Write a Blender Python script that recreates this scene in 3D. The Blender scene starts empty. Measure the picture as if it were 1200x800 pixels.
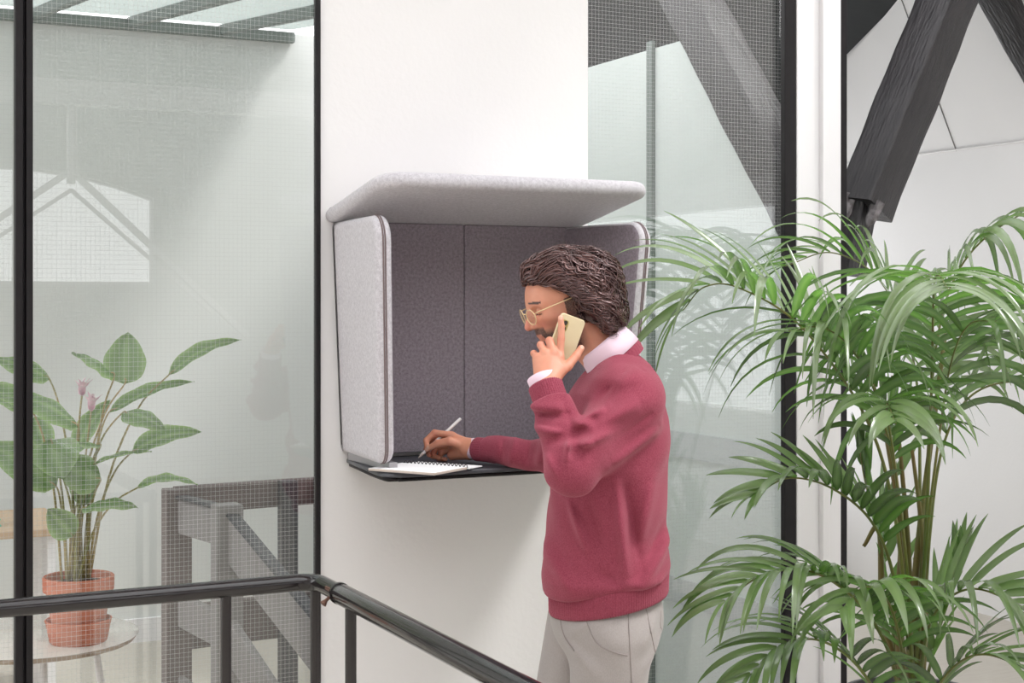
import bpy, bmesh, math, random
import numpy as np
from mathutils import Vector, Matrix
random.seed(7); np.random.seed(7)
C = bpy.context.scene.collection
PI = math.pi

# ---------------------------------------------------------------- view geometry
F = 1733.0; HZ = 352.0; EYE = 1.6
YAW = math.radians(26.3)
CAM = Vector((0.0, -4.1, EYE))
RT = Vector((math.cos(YAW), -math.sin(YAW), 0)); FW = Vector((math.sin(YAW), math.cos(YAW), 0))
def cl(px, py, z):                       # camera aligned metres (right, away, height)
    return Vector(((px - 600) * z / F, z, EYE - (py - HZ) * z / F))
def wd(px, py, z):                       # world point
    c = cl(px, py, z)
    p = CAM + RT * c.x + FW * c.y
    return Vector((p.x, p.y, c.z))

def s2l(c):
    return tuple((x / 12.92 if x <= .04045 else ((x + .055) / 1.055) ** 2.4) for x in c)
def rgb(r, g, b): return s2l((r / 255, g / 255, b / 255)) + (1,)

# ---------------------------------------------------------------- materials
class NT:
    def __init__(s, name):
        s.m = bpy.data.materials.new(name); s.m.use_nodes = True
        s.t = s.m.node_tree; s.t.nodes.clear()
        s.out = s.n('ShaderNodeOutputMaterial')
    def n(s, typ, **kw):
        x = s.t.nodes.new(typ)
        for k, v in kw.items():
            if k.startswith('i_'):
                k = k[2:]; k = int(k) if k.isdigit() else k.replace('_', ' ')
                x.inputs[k].default_value = v
            else: setattr(x, k, v)
        return x
    def l(s, a, b): s.t.links.new(a, b)
    def math(s, op, a, b=None, clamp=False):
        x = s.n('ShaderNodeMath', operation=op, use_clamp=clamp)
        for i, v in enumerate((a, b)):
            if v is None: continue
            if hasattr(v, 'links') or hasattr(v, 'is_linked'): s.l(v, x.inputs[i])
            else: x.inputs[i].default_value = v
        return x.outputs[0]

def pbr(name, col, rough=.5, metal=0, noise=None, bump=None, spec=.5, sheen=0, coat=0, sss=0, col2=None, stretch=(1, 1, 1), alpha=None, trans=0):
    """noise=(scale, amount) mixes col towards col2; bump=(scale, distance)"""
    t = NT(name)
    b = t.n('ShaderNodeBsdfPrincipled')
    b.inputs['Base Color'].default_value = col; b.inputs['Roughness'].default_value = rough
    b.inputs['Metallic'].default_value = metal; b.inputs['Specular IOR Level'].default_value = spec
    b.inputs['Sheen Weight'].default_value = sheen; b.inputs['Sheen Roughness'].default_value = .5
    b.inputs['Coat Weight'].default_value = coat
    if sss:
        b.inputs['Subsurface Weight'].default_value = sss
        b.inputs['Subsurface Radius'].default_value = (.012, .004, .002)
        b.inputs['Subsurface Scale'].default_value = 1
    tc = t.n('ShaderNodeTexCoord'); mp = t.n('ShaderNodeMapping')
    mp.inputs['Scale'].default_value = stretch
    t.l(tc.outputs['Object'], mp.inputs['Vector'])
    if noise:
        nz = t.n('ShaderNodeTexNoise'); nz.inputs['Scale'].default_value = noise[0]; nz.inputs['Detail'].default_value = 6
        t.l(mp.outputs[0], nz.inputs['Vector'])
        r = t.n('ShaderNodeMapRange'); r.inputs['From Min'].default_value = .3; r.inputs['From Max'].default_value = .7
        r.inputs['To Max'].default_value = noise[1]
        t.l(nz.outputs['Fac'], r.inputs['Value'])
        mx = t.n('ShaderNodeMix', data_type='RGBA')
        mx.inputs[6].default_value = col; mx.inputs[7].default_value = col2 or tuple(x * .6 for x in col[:3]) + (1,)
        t.l(r.outputs[0], mx.inputs[0]); t.l(mx.outputs[2], b.inputs['Base Color'])
    if bump:
        n2 = t.n('ShaderNodeTexNoise'); n2.inputs['Scale'].default_value = bump[0]; n2.inputs['Detail'].default_value = 4
        t.l(mp.outputs[0], n2.inputs['Vector'])
        bp = t.n('ShaderNodeBump'); bp.inputs['Distance'].default_value = bump[1]; bp.inputs['Strength'].default_value = 1
        t.l(n2.outputs['Fac'], bp.inputs['Height']); t.l(bp.outputs[0], b.inputs['Normal'])
    t.l(b.outputs[0], t.out.inputs['Surface'])
    t.bsdf = b; t.mp = mp
    t.m['nt'] = 1
    return t.m

def felt(name, c1, c2):
    t = NT(name)
    tc = t.n('ShaderNodeTexCoord')
    a = t.n('ShaderNodeTexNoise'); a.inputs['Scale'].default_value = 420; a.inputs['Detail'].default_value = 3
    b_ = t.n('ShaderNodeTexNoise'); b_.inputs['Scale'].default_value = 120; b_.inputs['Detail'].default_value = 4
    t.l(tc.outputs['Object'], a.inputs['Vector']); t.l(tc.outputs['Object'], b_.inputs['Vector'])
    s = t.math('ADD', a.outputs['Fac'], b_.outputs['Fac'])
    r = t.n('ShaderNodeMapRange'); r.inputs['From Min'].default_value = .75; r.inputs['From Max'].default_value = 1.25
    t.l(s, r.inputs['Value'])
    mx = t.n('ShaderNodeMix', data_type='RGBA'); mx.inputs[6].default_value = c1; mx.inputs[7].default_value = c2
    t.l(r.outputs[0], mx.inputs[0])
    b = t.n('ShaderNodeBsdfPrincipled'); b.inputs['Roughness'].default_value = .95; b.inputs['Specular IOR Level'].default_value = .1
    b.inputs['Sheen Weight'].default_value = .25
    t.l(mx.outputs[2], b.inputs['Base Color'])
    bp = t.n('ShaderNodeBump'); bp.inputs['Distance'].default_value = .0006; t.l(s, bp.inputs['Height']); t.l(bp.outputs[0], b.inputs['Normal'])
    t.l(b.outputs[0], t.out.inputs['Surface'])
    return t.m

def glass(name, wired=None, tint=(.98, .984, .982, 1), ior=1.5):
    t = NT(name)
    tr = t.n('ShaderNodeBsdfTransparent'); tr.inputs[0].default_value = tint
    gl = t.n('ShaderNodeBsdfGlossy'); gl.inputs['Roughness'].default_value = .0; gl.inputs['Color'].default_value = (1, 1, 1, 1)
    fr = t.n('ShaderNodeFresnel'); geo = t.n('ShaderNodeNewGeometry'); t.l(t.math('MULTIPLY_ADD', geo.outputs['Backfacing'], 1/ior - ior), fr.inputs['IOR']); fr.inputs['IOR'].links[0].from_node.inputs[2].default_value = ior
    mx = t.n('ShaderNodeMixShader'); t.l(fr.outputs[0], mx.inputs[0]); t.l(tr.outputs[0], mx.inputs[1]); t.l(gl.outputs[0], mx.inputs[2])
    last = mx.outputs[0]
    if wired:
        pitch, th = wired
        tc = t.n('ShaderNodeTexCoord'); sp = t.n('ShaderNodeSeparateXYZ'); t.l(tc.outputs['Object'], sp.inputs[0])
        ms = []
        for k in (0, 2):
            w = t.math('PINGPONG', sp.outputs[k], pitch / 2)
            ms.append(t.math('LESS_THAN', w, th / 2))
        m = t.math('MAXIMUM', ms[0], ms[1])
        wr = t.n('ShaderNodeBsdfPrincipled'); wr.inputs['Base Color'].default_value = (.55, .56, .55, 1); wr.inputs['Metallic'].default_value = .3; wr.inputs['Roughness'].default_value = .4
        m2 = t.n('ShaderNodeMixShader'); t.l(m, m2.inputs[0]); t.l(last, m2.inputs[1]); t.l(wr.outputs[0], m2.inputs[2])
        last = m2.outputs[0]
    t.l(last, t.out.inputs['Surface'])
    return t.m

def frosted(name, col, thru):
    t = NT(name)
    d = t.n('ShaderNodeBsdfDiffuse'); d.inputs[0].default_value = col
    tl = t.n('ShaderNodeBsdfTranslucent'); tl.inputs[0].default_value = thru
    a = t.n('ShaderNodeAddShader'); t.l(d.outputs[0], a.inputs[0]); t.l(tl.outputs[0], a.inputs[1])
    t.l(a.outputs[0], t.out.inputs['Surface'])
    return t.m

M = {}
M['wall'] = pbr('white_wall_paint', rgb(240, 238, 238), .85, bump=(60, .0006), noise=(3, .25), col2=rgb(234, 232, 232), spec=.2)
M['wallgrey'] = pbr('pale_grey_plaster', rgb(216, 218, 216), .9, noise=(1.4, .4), col2=rgb(206, 208, 206), spec=.2)
M['slope'] = pbr('white_roof_board', rgb(236, 234, 234), .85, noise=(2, .4), col2=rgb(225, 223, 224), spec=.2)
M['trimw'] = pbr('white_gloss_post', rgb(240, 238, 240), .3, spec=.5)
M['floor'] = pbr('pale_floor', rgb(196, 190, 180), .5, noise=(9, .5), col2=rgb(176, 168, 156), stretch=(1, 8, 1))
M['black'] = pbr('black_steel_frame', rgb(26, 23, 25), .5, noise=(40, .4), col2=rgb(36, 33, 35), spec=.25)
M['rail'] = pbr('black_rail_paint', rgb(22, 17, 19), .12, noise=(50, .5), col2=rgb(32, 27, 29), spec=.5, coat=.15)
M['rust'] = pbr('rusty_bolt', rgb(120, 84, 70), .6, metal=.4, noise=(300, .8), col2=rgb(70, 50, 44))
M['timber'] = pbr('black_stained_timber', rgb(30, 28, 31), .42, noise=(5, 1), col2=rgb(50, 47, 49), bump=(14, .006), stretch=(6, 6, .9), spec=.5)
M['timberend'] = pbr('rough_timber_end', rgb(60, 54, 54), .7, noise=(30, 1), col2=rgb(150, 145, 148), bump=(60, .006))
M['roofdark'] = pbr('dark_roof_boards', rgb(22, 26, 28), .7, noise=(4, .6), col2=rgb(34, 38, 40), stretch=(1, 8, 1))
M['wired'] = glass('wired_glass', (.0127, .0006), ior=1.64)
M['clear'] = glass('clear_glass')
M['frost'] = frosted('frosted_roof_glass', rgb(150, 162, 158), (.15, .165, .16, 1))
M['bar'] = pbr('green_grey_glazing_bar', rgb(108, 118, 114), .5)
M['shellfelt'] = felt('light_grey_felt', rgb(184, 180, 186), rgb(212, 209, 214))
M['darkfelt'] = felt('dark_grey_felt', rgb(128, 118, 126), rgb(160, 150, 159))
M['seam'] = pbr('brown_seam', rgb(120, 104, 104), .8, bump=(500, .001))
M['desktop'] = pbr('charcoal_tabletop', rgb(76, 78, 84), .42, noise=(60, .3))
M['steel'] = pbr('brushed_steel', rgb(175, 175, 178), .35, metal=.8)
M['paper'] = pbr('white_paper', rgb(246, 246, 248), .8, spec=.2)
M['paperedge'] = pbr('paper_edge', rgb(214, 200, 190), .8, bump=(900, .0006), stretch=(1, 1, 30))
M['blackwire'] = pbr('black_spiral_wire', rgb(30, 30, 36), .4)
M['pen'] = pbr('white_pen', rgb(232, 230, 230), .3)
M['phone'] = pbr('cream_phone_back', rgb(220, 204, 168), .25, coat=.4, noise=(30, .3), col2=rgb(204, 188, 146))
M['phonedark'] = pbr('dark_camera_lens', rgb(40, 34, 26), .15, coat=1)
M['gold'] = pbr('pale_metal_edge', rgb(190, 170, 110), .3, metal=.7)
M['terra'] = pbr('terracotta', rgb(186, 108, 82), .8, noise=(14, .6), col2=rgb(200, 134, 110), bump=(120, .0008), stretch=(1, 1, 4))
M['soil'] = pbr('dark_soil', rgb(52, 40, 32), .95, bump=(90, .006), noise=(80, .8), col2=rgb(90, 70, 55))
M['tabletop'] = pbr('pale_table_top', rgb(214, 208, 202), .25, coat=.4)
M['ply'] = pbr('plywood_edge', rgb(160, 138, 118), .6)
M['beech'] = pbr('beech_board', rgb(206, 178, 148), .5, noise=(10, .5), col2=rgb(190, 158, 126), stretch=(1, 8, 1))
M['teal'] = pbr('teal_folder', rgb(90, 190, 170), .5)
M['greyboard'] = pbr('grey_painted_board', rgb(126, 124, 124), .6, noise=(6, .5), col2=rgb(104, 100, 100), stretch=(1, 8, 1))
M['palegrey'] = pbr('pale_grey_rail', rgb(176, 182, 182), .5)
M['partition'] = pbr('pale_green_grey_panel', rgb(190, 198, 195), .5, noise=(2, .5), col2=rgb(202, 208, 205))
M['brownboard'] = pbr('brown_grey_board', rgb(100, 90, 88), .6, noise=(6, .6), col2=rgb(80, 74, 74))
M['darkboard'] = pbr('dark_board', rgb(48, 52, 58), .5)
M['gpot'] = pbr('grey_planter', rgb(90, 90, 92), .6, bump=(60, .001))
M['shoe'] = pbr('brown_leather_shoe', rgb(82, 56, 42), .4, bump=(200, .0006))
M['sole'] = pbr('shoe_sole', rgb(40, 36, 34), .7)
M['shirt'] = pbr('pale_pink_shirt', rgb(230, 205, 218), .8, bump=(900, .0004), noise=(700, .3), col2=rgb(210, 180, 196))
M['lens'] = glass('spectacle_lens', None, (.97, .96, .93, 1), ior=1.25)
M['amber'] = pbr('clear_amber_acetate', rgb(222, 196, 150), .2, coat=.6)

def leafmat(name, c_top, c_mid, c_under, rough=.32, coat=0.):
    """leaf colour from the colour attribute 'lf' (x across, y along), underside paler, some light passes through"""
    t = NT(name)
    at = t.n('ShaderNodeAttribute', attribute_name='lf'); sp = t.n('ShaderNodeSeparateColor'); t.l(at.outputs['Color'], sp.inputs[0])
    mx = t.n('ShaderNodeMix', data_type='RGBA'); mx.inputs[6].default_value = c_top; mx.inputs[7].default_value = c_mid
    t.l(sp.outputs[0], mx.inputs[0])
    hs = t.n('ShaderNodeHueSaturation'); t.l(mx.outputs[2], hs.inputs['Color'])
    v = t.math('MULTIPLY_ADD', sp.outputs[2], .9); v.node.inputs[2].default_value = .55
    t.l(v, hs.inputs['Value'])
    geo = t.n('ShaderNodeNewGeometry')
    m2 = t.n('ShaderNodeMix', data_type='RGBA'); t.l(geo.outputs['Backfacing'], m2.inputs[0]); t.l(hs.outputs[0], m2.inputs[6]); m2.inputs[7].default_value = c_under
    b = t.n('ShaderNodeBsdfPrincipled'); b.inputs['Roughness'].default_value = rough; b.inputs['Specular IOR Level'].default_value = 1.0; b.inputs['Coat Weight'].default_value = coat; b.inputs['Coat Roughness'].default_value = .22; b.inputs['Coat IOR'].default_value = 1.7
    t.l(m2.outputs[2], b.inputs['Base Color'])
    wv = t.n('ShaderNodeMath', operation='SINE'); sc = t.math('MULTIPLY', sp.outputs[1], 140.0); t.l(sc, wv.inputs[0])
    bp = t.n('ShaderNodeBump'); bp.inputs['Distance'].default_value = .0004; t.l(wv.outputs[0], bp.inputs['Height']); t.l(bp.outputs[0], b.inputs['Normal'])
    tl = t.n('ShaderNodeBsdfTranslucent'); hs2 = t.n('ShaderNodeHueSaturation'); hs2.inputs['Value'].default_value = 2.2; hs2.inputs['Saturation'].default_value = 1.1
    t.l(hs.outputs[0], hs2.inputs['Color']); t.l(hs2.outputs[0], tl.inputs[0])
    ms = t.n('ShaderNodeMixShader'); ms.inputs[0].default_value = .28; t.l(b.outputs[0], ms.inputs[1]); t.l(tl.outputs[0], ms.inputs[2])
    t.l(ms.outputs[0], t.out.inputs['Surface'])
    return t.m
M['palm'] = leafmat('palm_leaf', rgb(62, 102, 40), rgb(116, 150, 80), rgb(140, 164, 108), .24, .9)
M['calathea'] = leafmat('calathea_leaf', rgb(52, 92, 34), rgb(150, 178, 112), rgb(130, 156, 108), .25)
M['palmstem'] = pbr('palm_stem', rgb(92, 112, 48), .4, noise=(8, .8), col2=rgb(128, 118, 66), stretch=(1, 1, .2))
M['palmtrunk'] = pbr('palm_cane', rgb(104, 108, 52), .5, noise=(14, .8), col2=rgb(120, 92, 52), stretch=(1, 1, .5))
M['greenstem'] = pbr('green_leaf_stalk', rgb(112, 124, 66), .45, noise=(8, .8), col2=rgb(196, 160, 110), stretch=(1, 1, .4))
M['petal'] = pbr('pink_petal', rgb(238, 208, 220), .6, noise=(60, .5), col2=rgb(208, 160, 184))

# ---------------------------------------------------------------- mesh helpers
class MB:
    def __init__(s): s.v = []; s.f = []; s.lf = []
    def add(s, vs, fs, lf=None):
        o = len(s.v); s.v += [tuple(v) for v in vs]; s.f += [tuple(i + o for i in f) for f in fs]
        if lf is not None: s.lf += lf
    def box(s, lo, hi, mat=None):
        x0, y0, z0 = lo; x1, y1, z1 = hi
        vs = [Vector(p) for p in ((x0,y0,z0),(x1,y0,z0),(x1,y1,z0),(x0,y1,z0),(x0,y0,z1),(x1,y0,z1),(x1,y1,z1),(x0,y1,z1))]
        if mat: vs = [mat @ v for v in vs]
        s.add(vs, [(0,3,2,1),(4,5,6,7),(0,1,5,4),(1,2,6,5),(2,3,7,6),(3,0,4,7)])
    def beam(s, p, q, w, t, up=Vector((0, 0, 1)), ch=.006):
        """chamfered rectangular bar from p to q, w across (perp to up), t along up"""
        p = Vector(p); q = Vector(q); d = (q - p).normalized(); x = d.cross(up).normalized(); y = x.cross(d).normalized()
        w /= 2; t /= 2
        sec = [(-w+ch,-t),(w-ch,-t),(w,-t+ch),(w,t-ch),(w-ch,t),(-w+ch,t),(-w,t-ch),(-w,-t+ch)]
        vs = [c + x * a + y * b for c in (p, q) for a, b in sec]
        s.add(vs, [tuple(range(7, -1, -1)), tuple(range(8, 16))] + [(i, (i+1) % 8, (i+1) % 8 + 8, i + 8) for i in range(8)])
    def tube(s, path, r, n=12, cap=True, lf=None):
        path = [Vector(p) for p in path]; m = len(path)
        rs = r if isinstance(r, (list, tuple)) else [r] * m
        d0 = (path[1] - path[0]).normalized()
        u = d0.orthogonal().normalized(); vs = []
        for i, p in enumerate(path):
            d = (path[min(i+1, m-1)] - path[max(i-1, 0)]).normalized()
            u = (u - d * u.dot(d)).normalized(); w = d.cross(u)
            for k in range(n):
                a = 2 * PI * k / n; vs.append(p + (u * math.cos(a) + w * math.sin(a)) * rs[i])
        fs = [(i*n + k, i*n + (k+1) % n, (i+1)*n + (k+1) % n, (i+1)*n + k) for i in range(m-1) for k in range(n)]
        if cap: fs += [tuple(range(n-1, -1, -1)), tuple(range((m-1)*n, m*n))]
        s.add(vs, fs, [lf] * len(vs) if lf else None)
    def lathe(s, prof, c=(0, 0, 0), n=48):
        vs = []; m = len(prof)
        for r, z in prof:
            for k in range(n):
                a = 2*PI*k/n; vs.append((c[0] + r*math.cos(a), c[1] + r*math.sin(a), c[2] + z))
        fs = [(i*n+k, i*n+(k+1) % n, (i+1)*n+(k+1) % n, (i+1)*n+k) for i in range(m-1) for k in range(n)]
        fs += [tuple(range(n-1, -1, -1)), tuple(range((m-1)*n, m*n))]
        s.add(vs, fs)
    def pad(s, outline, frame, t, r, steps=5):
        """padded slab: closed 2D outline (ccw) in frame (O,U,V,N), thickness t along N, edge radius r"""
        O, U, V, N = frame; n = len(outline); P = [Vector((a, b)) for a, b in outline]
        nr = []
        for i in range(n):
            e = P[(i+1) % n] - P[i-1]; nr.append(Vector((-e.y, e.x)).normalized())
        layers = []
        for k in range(steps + 1):
            a = PI/2 * k/steps; layers.append((r*(1-math.sin(a)), r*(1-math.cos(a))))
        for k in range(steps + 1):
            a = PI/2 * k/steps; layers.append((r*(1-math.cos(a)), t - r*(1-math.sin(a))))
        layers = [(r*1.25, 0)] + layers + [(r*1.25, t)]
        vs = []
        for ins, h in layers:
            for i in range(n):
                q = P[i] + nr[i]*ins; vs.append(O + U*q.x + V*q.y + N*h)
        L = len(layers)
        fs = [(j*n+i, j*n+(i+1) % n, (j+1)*n+(i+1) % n, (j+1)*n+i) for j in range(L-1) for i in range(n)]
        fs += [tuple(range(n-1, -1, -1)), tuple(range((L-1)*n, L*n))]
        s.add(vs, fs)
    def rings(s, rings, close=True, cap=False):
        n = len(rings[0]); vs = [v for r in rings for v in r]; m = len(rings)
        fs = [(i*n+k, i*n+(k+1) % n, (i+1)*n+(k+1) % n, (i+1)*n+k) for i in range(m-1) for k in range(n if close else n-1)]
        if cap: fs += [tuple(range(n-1, -1, -1)), tuple(range((m-1)*n, m*n))]
        s.add(vs, fs)
    def build(s, name, mat, parent=None, smooth=False, angle=None, bevel=0, off=None):
        me = bpy.data.meshes.new(name)
        vs = s.v if off is None else [tuple(Vector(v) - Vector(off)) for v in s.v]
        me.from_pydata(vs, [], s.f)
        mats = mat if isinstance(mat, list) else [mat]
        for m in mats: me.materials.append(m)
        if s.lf:
            ca = me.color_attributes.new('lf', 'FLOAT_COLOR', 'POINT')
            ca.data.foreach_set('color', np.array([(a, b, c, 1) for a, b, c in s.lf], dtype=np.float32).ravel())
        o = bpy.data.objects.new(name, me); C.objects.link(o)
        if parent: o.parent = parent
        if off is not None: o.location = off
        if smooth or angle:
            me.polygons.foreach_set('use_smooth', [True] * len(me.polygons))
            if angle: me.set_sharp_from_angle(angle=math.radians(angle))
        if bevel:
            b = o.modifiers.new('bevel', 'BEVEL'); b.width = bevel; b.segments = 2; b.limit_method = 'ANGLE'
        me.update()
        return o

def rounded(poly, rad, n=8):
    """round the corners of a ccw polygon; rad: one radius or one per corner"""
    out = []; m = len(poly); rs = rad if isinstance(rad, (list, tuple)) else [rad]*m
    for i in range(m):
        p = Vector(poly[i]); a = (Vector(poly[i-1]) - p).normalized(); b = (Vector(poly[(i+1) % m]) - p).normalized(); r = rs[i]
        if r <= 0: out.append(tuple(p)); continue
        ang = a.angle(b); d = r / math.tan(ang/2); c = p + (a+b).normalized() * (r / math.sin(ang/2))
        s0 = p + a*d - c; s1 = p + b*d - c
        for k in range(n+1):
            t = k/n; w = PI - ang
            q = (s0 * math.sin((1-t)*w) + s1 * math.sin(t*w)) / math.sin(w)
            out.append(tuple(c + q))
    return out

def empty(name, loc, rz=0):
    o = bpy.data.objects.new(name, None); C.objects.link(o); o.location = loc; o.rotation_euler = (0, 0, rz); o.empty_display_size = .05
    return o
def tag(o, label, cat, group=None):
    o['label'] = label; o['category'] = cat
    if group: o['group'] = group
    return o
def struct(o): o['kind'] = 'structure'; return o
def catmull(pts, n=8):
    P = [Vector(p) for p in pts]; P = [P[0]*2 - P[1]] + P + [P[-1]*2 - P[-2]]; out = []
    for i in range(1, len(P)-2):
        for k in range(n):
            t = k/n; a, b, c, d = P[i-1:i+3]
            out.append(.5*((2*b) + (c-a)*t + (2*a-5*b+4*c-d)*t*t + (3*b-a-3*c+d)*t**3))
    out.append(P[-2]); return out
# ================================================================ SETTING
def sbox(name, lo, hi, mat, parent=None, bevel=0):
    m = MB(); m.box(lo, hi); o = m.build(name, mat, parent, bevel=bevel)
    if parent is None: struct(o)
    return o
XR = 5.5
sbox('floor', (-4, -9.2, -.1), (XR + .2, 3.1, 0), M['floor'])
m = MB(); m.box((1.404, 0, 0), (2.295, .012, 4.3)); m.box((1.47, .012, 0), (2.295, .12, 4.3)); struct(m.build('wall_front', M['wall']))
sbox('wall_header', (-4, .01, 3.25), (1.404, .11, 4.3), M['wall'])
sbox('wall_back', (-4, 2.9, 0), (3.2, 3.05, 2.91), M['wallgrey'])
sbox('baseboard_back', (-4, 2.88, 0), (3.14, 2.9, .11), M['trimw'])
# side wall with a tall opening to daylight behind the viewer's right shoulder
m = MB()
m.box((XR, -3.2, 0), (XR + .15, 3.1, 2.38)); m.box((XR, -9.2, 0), (XR + .15, -6.2, 2.38)); m.box((XR, -6.2, 0), (XR + .15, -3.2, .9)); m.box((XR, -6.2, 2.2), (XR + .15, -3.2, 2.38))
struct(m.build('wall_right', M['wall']))
# steep white roof slope above the side wall
dirx, dirz = -.155/.356, .32/.356
m = MB()
L = 2.3
def slope_quad(m, y0, y1, l0, l1, t=.1):
    for_ = []
    p = [(XR + dirx*l, y, 2.38 + dirz*l) for l in (l0, l1) for y in (y0, y1)]
    nx, nz = dirz*t, -dirx*t
    v = [p[0], p[1], p[3], p[2]] + [(a + nx, b, c + nz) for a, b, c in (p[0], p[1], p[3], p[2])]
    m.add(v, [(0,1,2,3),(7,6,5,4),(0,4,5,1),(1,5,6,2),(2,6,7,3),(3,7,4,0)])
slope_quad(m, -9.2, 3.1, 0, L)
so = struct(m.build('wall_roof_slope', M['slope']))
m = MB()
for yy in (1.79, .35, -1.1): m.tube([(XR + dirx*l - .003, yy, 2.38 + dirz*l) for l in (0, 1.3)], .003, 6)
struct(m.build('trim_3', M['greyboard']))
m = MB(); m.beam((XR - .012, -3, 2.385), (XR - .012, 3.0, 2.385), .02, .01)
struct(m.build('trim_4', M['slope']))
sbox('wall_left', (-4.1, -9.2, 0), (-4, -.0, 4.3), M['wall'])
# dark boarded roof over the right rear
m = MB()
v = [(3.0, 3.5, 2.42), (5.3, 3.5, 2.42), (5.05, .75, 3.6), (3.0, .75, 3.6)]
m.add(v + [(a, b, c + .08) for a, b, c in v], [(0,1,2,3),(7,6,5,4),(0,4,5,1),(1,5,6,2),(2,6,7,3),(3,7,4,0)])
struct(m.build('ceiling_boards', M['roofdark']))
m = MB(); m.box((3.26, 3.0, 0), (XR, 3.1, .5)); m.box((3.26, 3.0, 2.3), (XR, 3.1, 2.7)); m.box((3.26, 3.0, .5), (3.5, 3.1, 2.3)); m.box((5.4, 3.0, .5), (XR, 3.1, 2.3))
struct(m.build('wall_back_right', M['wall']))
w8 = empty('added_window', (0, 0, 0)); struct(w8)  # window added out of view to bring daylight onto the right side wall
m = MB()
for a, b in (((3.5, .5), (3.5, 2.3)), ((5.4, .5), (5.4, 2.3)), ((4.45, .5), (4.45, 2.3)), ((3.5, .5), (5.4, .5)), ((3.5, 2.3), (5.4, 2.3))): m.beam((a[0], 3.04, a[1]), (b[0], 3.04, b[1]), .05, .05, Vector((0, 1, 0)))
m.build('frame', M['trimw'], w8)
m = MB(); m.box((3.5, 3.05, .5), (5.4, 3.056, 2.3)); m.build('pane', M['clear'], w8)
# hall ceiling with a long rooflight opening
m = MB()
Z0, Z1 = 4.3, 4.4
m.box((-4, -1.6, Z0), (3.3, .12, Z1)); m.box((-4, -9.2, Z0), (5.2, -6.2, Z1)); m.box((-4, -6.2, Z0), (-2.4, -1.6, Z1)); m.box((4.5, -6.2, Z0), (5.2, .12, Z1))
struct(m.build('ceiling', M['slope']))
wr = empty('window_6', (0, 0, 0)); struct(wr)
m = MB()
for x in np.linspace(-2.4, 4.5, 7): m.box((x - .03, -6.2, Z0), (x + .03, -1.6 if x < 3.2 else .12, Z1))
m.build('frame', M['trimw'], wr)
m = MB(); m.box((-2.4, -6.2, Z1 + .005), (4.5, -1.6, Z1 + .011)); m.box((3.3, -1.59, Z1 + .005), (4.5, .12, Z1 + .011)); m.build('pane', M['clear'], wr)
# rear wall with the arched window (seen only as a reflection in the glazing)
YR = -9.0
wx0, wx1, wz0, wz1, rise = .35, 2.95, 1.74, 2.50, .24
m = MB()
m.box((-4, YR - .15, 0), (5.6, YR, wz0)); m.box((-4, YR - .15, wz0), (wx0, YR, 4.4)); m.box((wx1, YR - .15, wz0), (5.6, YR, 4.4))
N = 20
arc = [(wx0 + (wx1-wx0)*i/N, wz1 + rise*(1 - (2*i/N - 1)**2)) for i in range(N+1)]
for i in range(N):
    (a, za), (b, zb) = arc[i], arc[i+1]
    v = [(a, YR, za), (b, YR, zb), (b, YR, 4.4), (a, YR, 4.4)]
    m.add(v + [(p, YR - .15, r) for p, q, r in v], [(0,3,2,1),(4,5,6,7),(0,1,5,4)])
struct(m.build('wall_rear', M['wallgrey']))
w4 = empty('window_4', (0, 0, 0)); struct(w4)
m = MB()
path = [Vector((wx0, YR - .06, wz0))] + [Vector((a, YR - .06, z)) for a, z in arc] + [Vector((wx1, YR - .06, wz0)), Vector((wx0, YR - .06, wz0))]
for p, q in zip(path, path[1:]): m.beam(p, q, .05, .05, Vector((0, 1, 0)))
m.build('frame', M['trimw'], w4)
m = MB(); m.add([(wx0, YR - .08, wz0), (wx1, YR - .08, wz0)] + [(a, YR - .08, z) for a, z in reversed(arc)], [tuple(range(N+3))]); m.build('pane', M['clear'], w4)
# pale timber roof truss in front of the arched window
tr = empty('roof_truss', (1.6, -7.6, 0)); 
m = MB()
def tb(m, x0, z0, x1, z1, w=.05): m.beam((x0 - 1.6, 0, z0), (x1 - 1.6, 0, z1), w, w, Vector((0, 1, 0)))
tb(m, .2, 1.3, 2.0, 2.6); tb(m, 2.0, 2.6, 3.4, 1.3); tb(m, .35, 1.3, 2.0, 2.45, .03); tb(m, 2.0, 2.45, 3.1, 1.5, .03)
m.build('diagonal_strut', M['slope'], tr)
m = MB(); m.beam((-5.6, 0, 3.2), (3.9, 0, 3.2), .1, .2); m.beam((.4, 0, 2.5), (.4, 0, 3.2), .06, .06, Vector((0,1,0))); m.build('tie_beam', M['slope'], tr)
tag(tr, 'pale roof truss with crossing diagonals mirrored in the arched window reflection', 'truss')
m = MB(); m.box((5.5, -6.2, .9), (5.512, -3.2, 2.2)); o5 = m.build('window_5', M['clear']); struct(o5)

# ---- glazing
def glazed(name, x0, x1, z0, z1, bars, yo=.0):
    w = empty(name, (x0, yo, z0)); struct(w)
    m = MB(); x = x1 - x0; z = z1 - z0
    t = .008
    vs = [(0, 0, 0), (x, 0, 0), (x, 0, z), (0, 0, z), (0, t, 0), (x, t, 0), (x, t, z), (0, t, z)]
    m.add(vs, [(0,1,2,3), (5,4,7,6), (0,4,5,1), (1,5,6,2), (2,6,7,3), (3,7,4,0)])
    p = m.build('pane', [M['wired'], M['clear']], w)
    for i, pl in enumerate(p.data.polygons): pl.material_index = 0 if i == 0 else 1
    m = MB()
    for a, b, ya, yb in bars: m.box((a - x0, ya - yo, 0), (b - x0, yb - yo, z))
    m.box((0, -.02, z), (x, .03, z + .05)); m.box((0, -.02, -.05), (x, .03, 0))
    m.build('frame', M['black'], w, bevel=.003)
    return w
glazed('window_1', .60, 1.392, .06, 3.2, [(1.388, 1.403, -.012, .012)])
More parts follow.
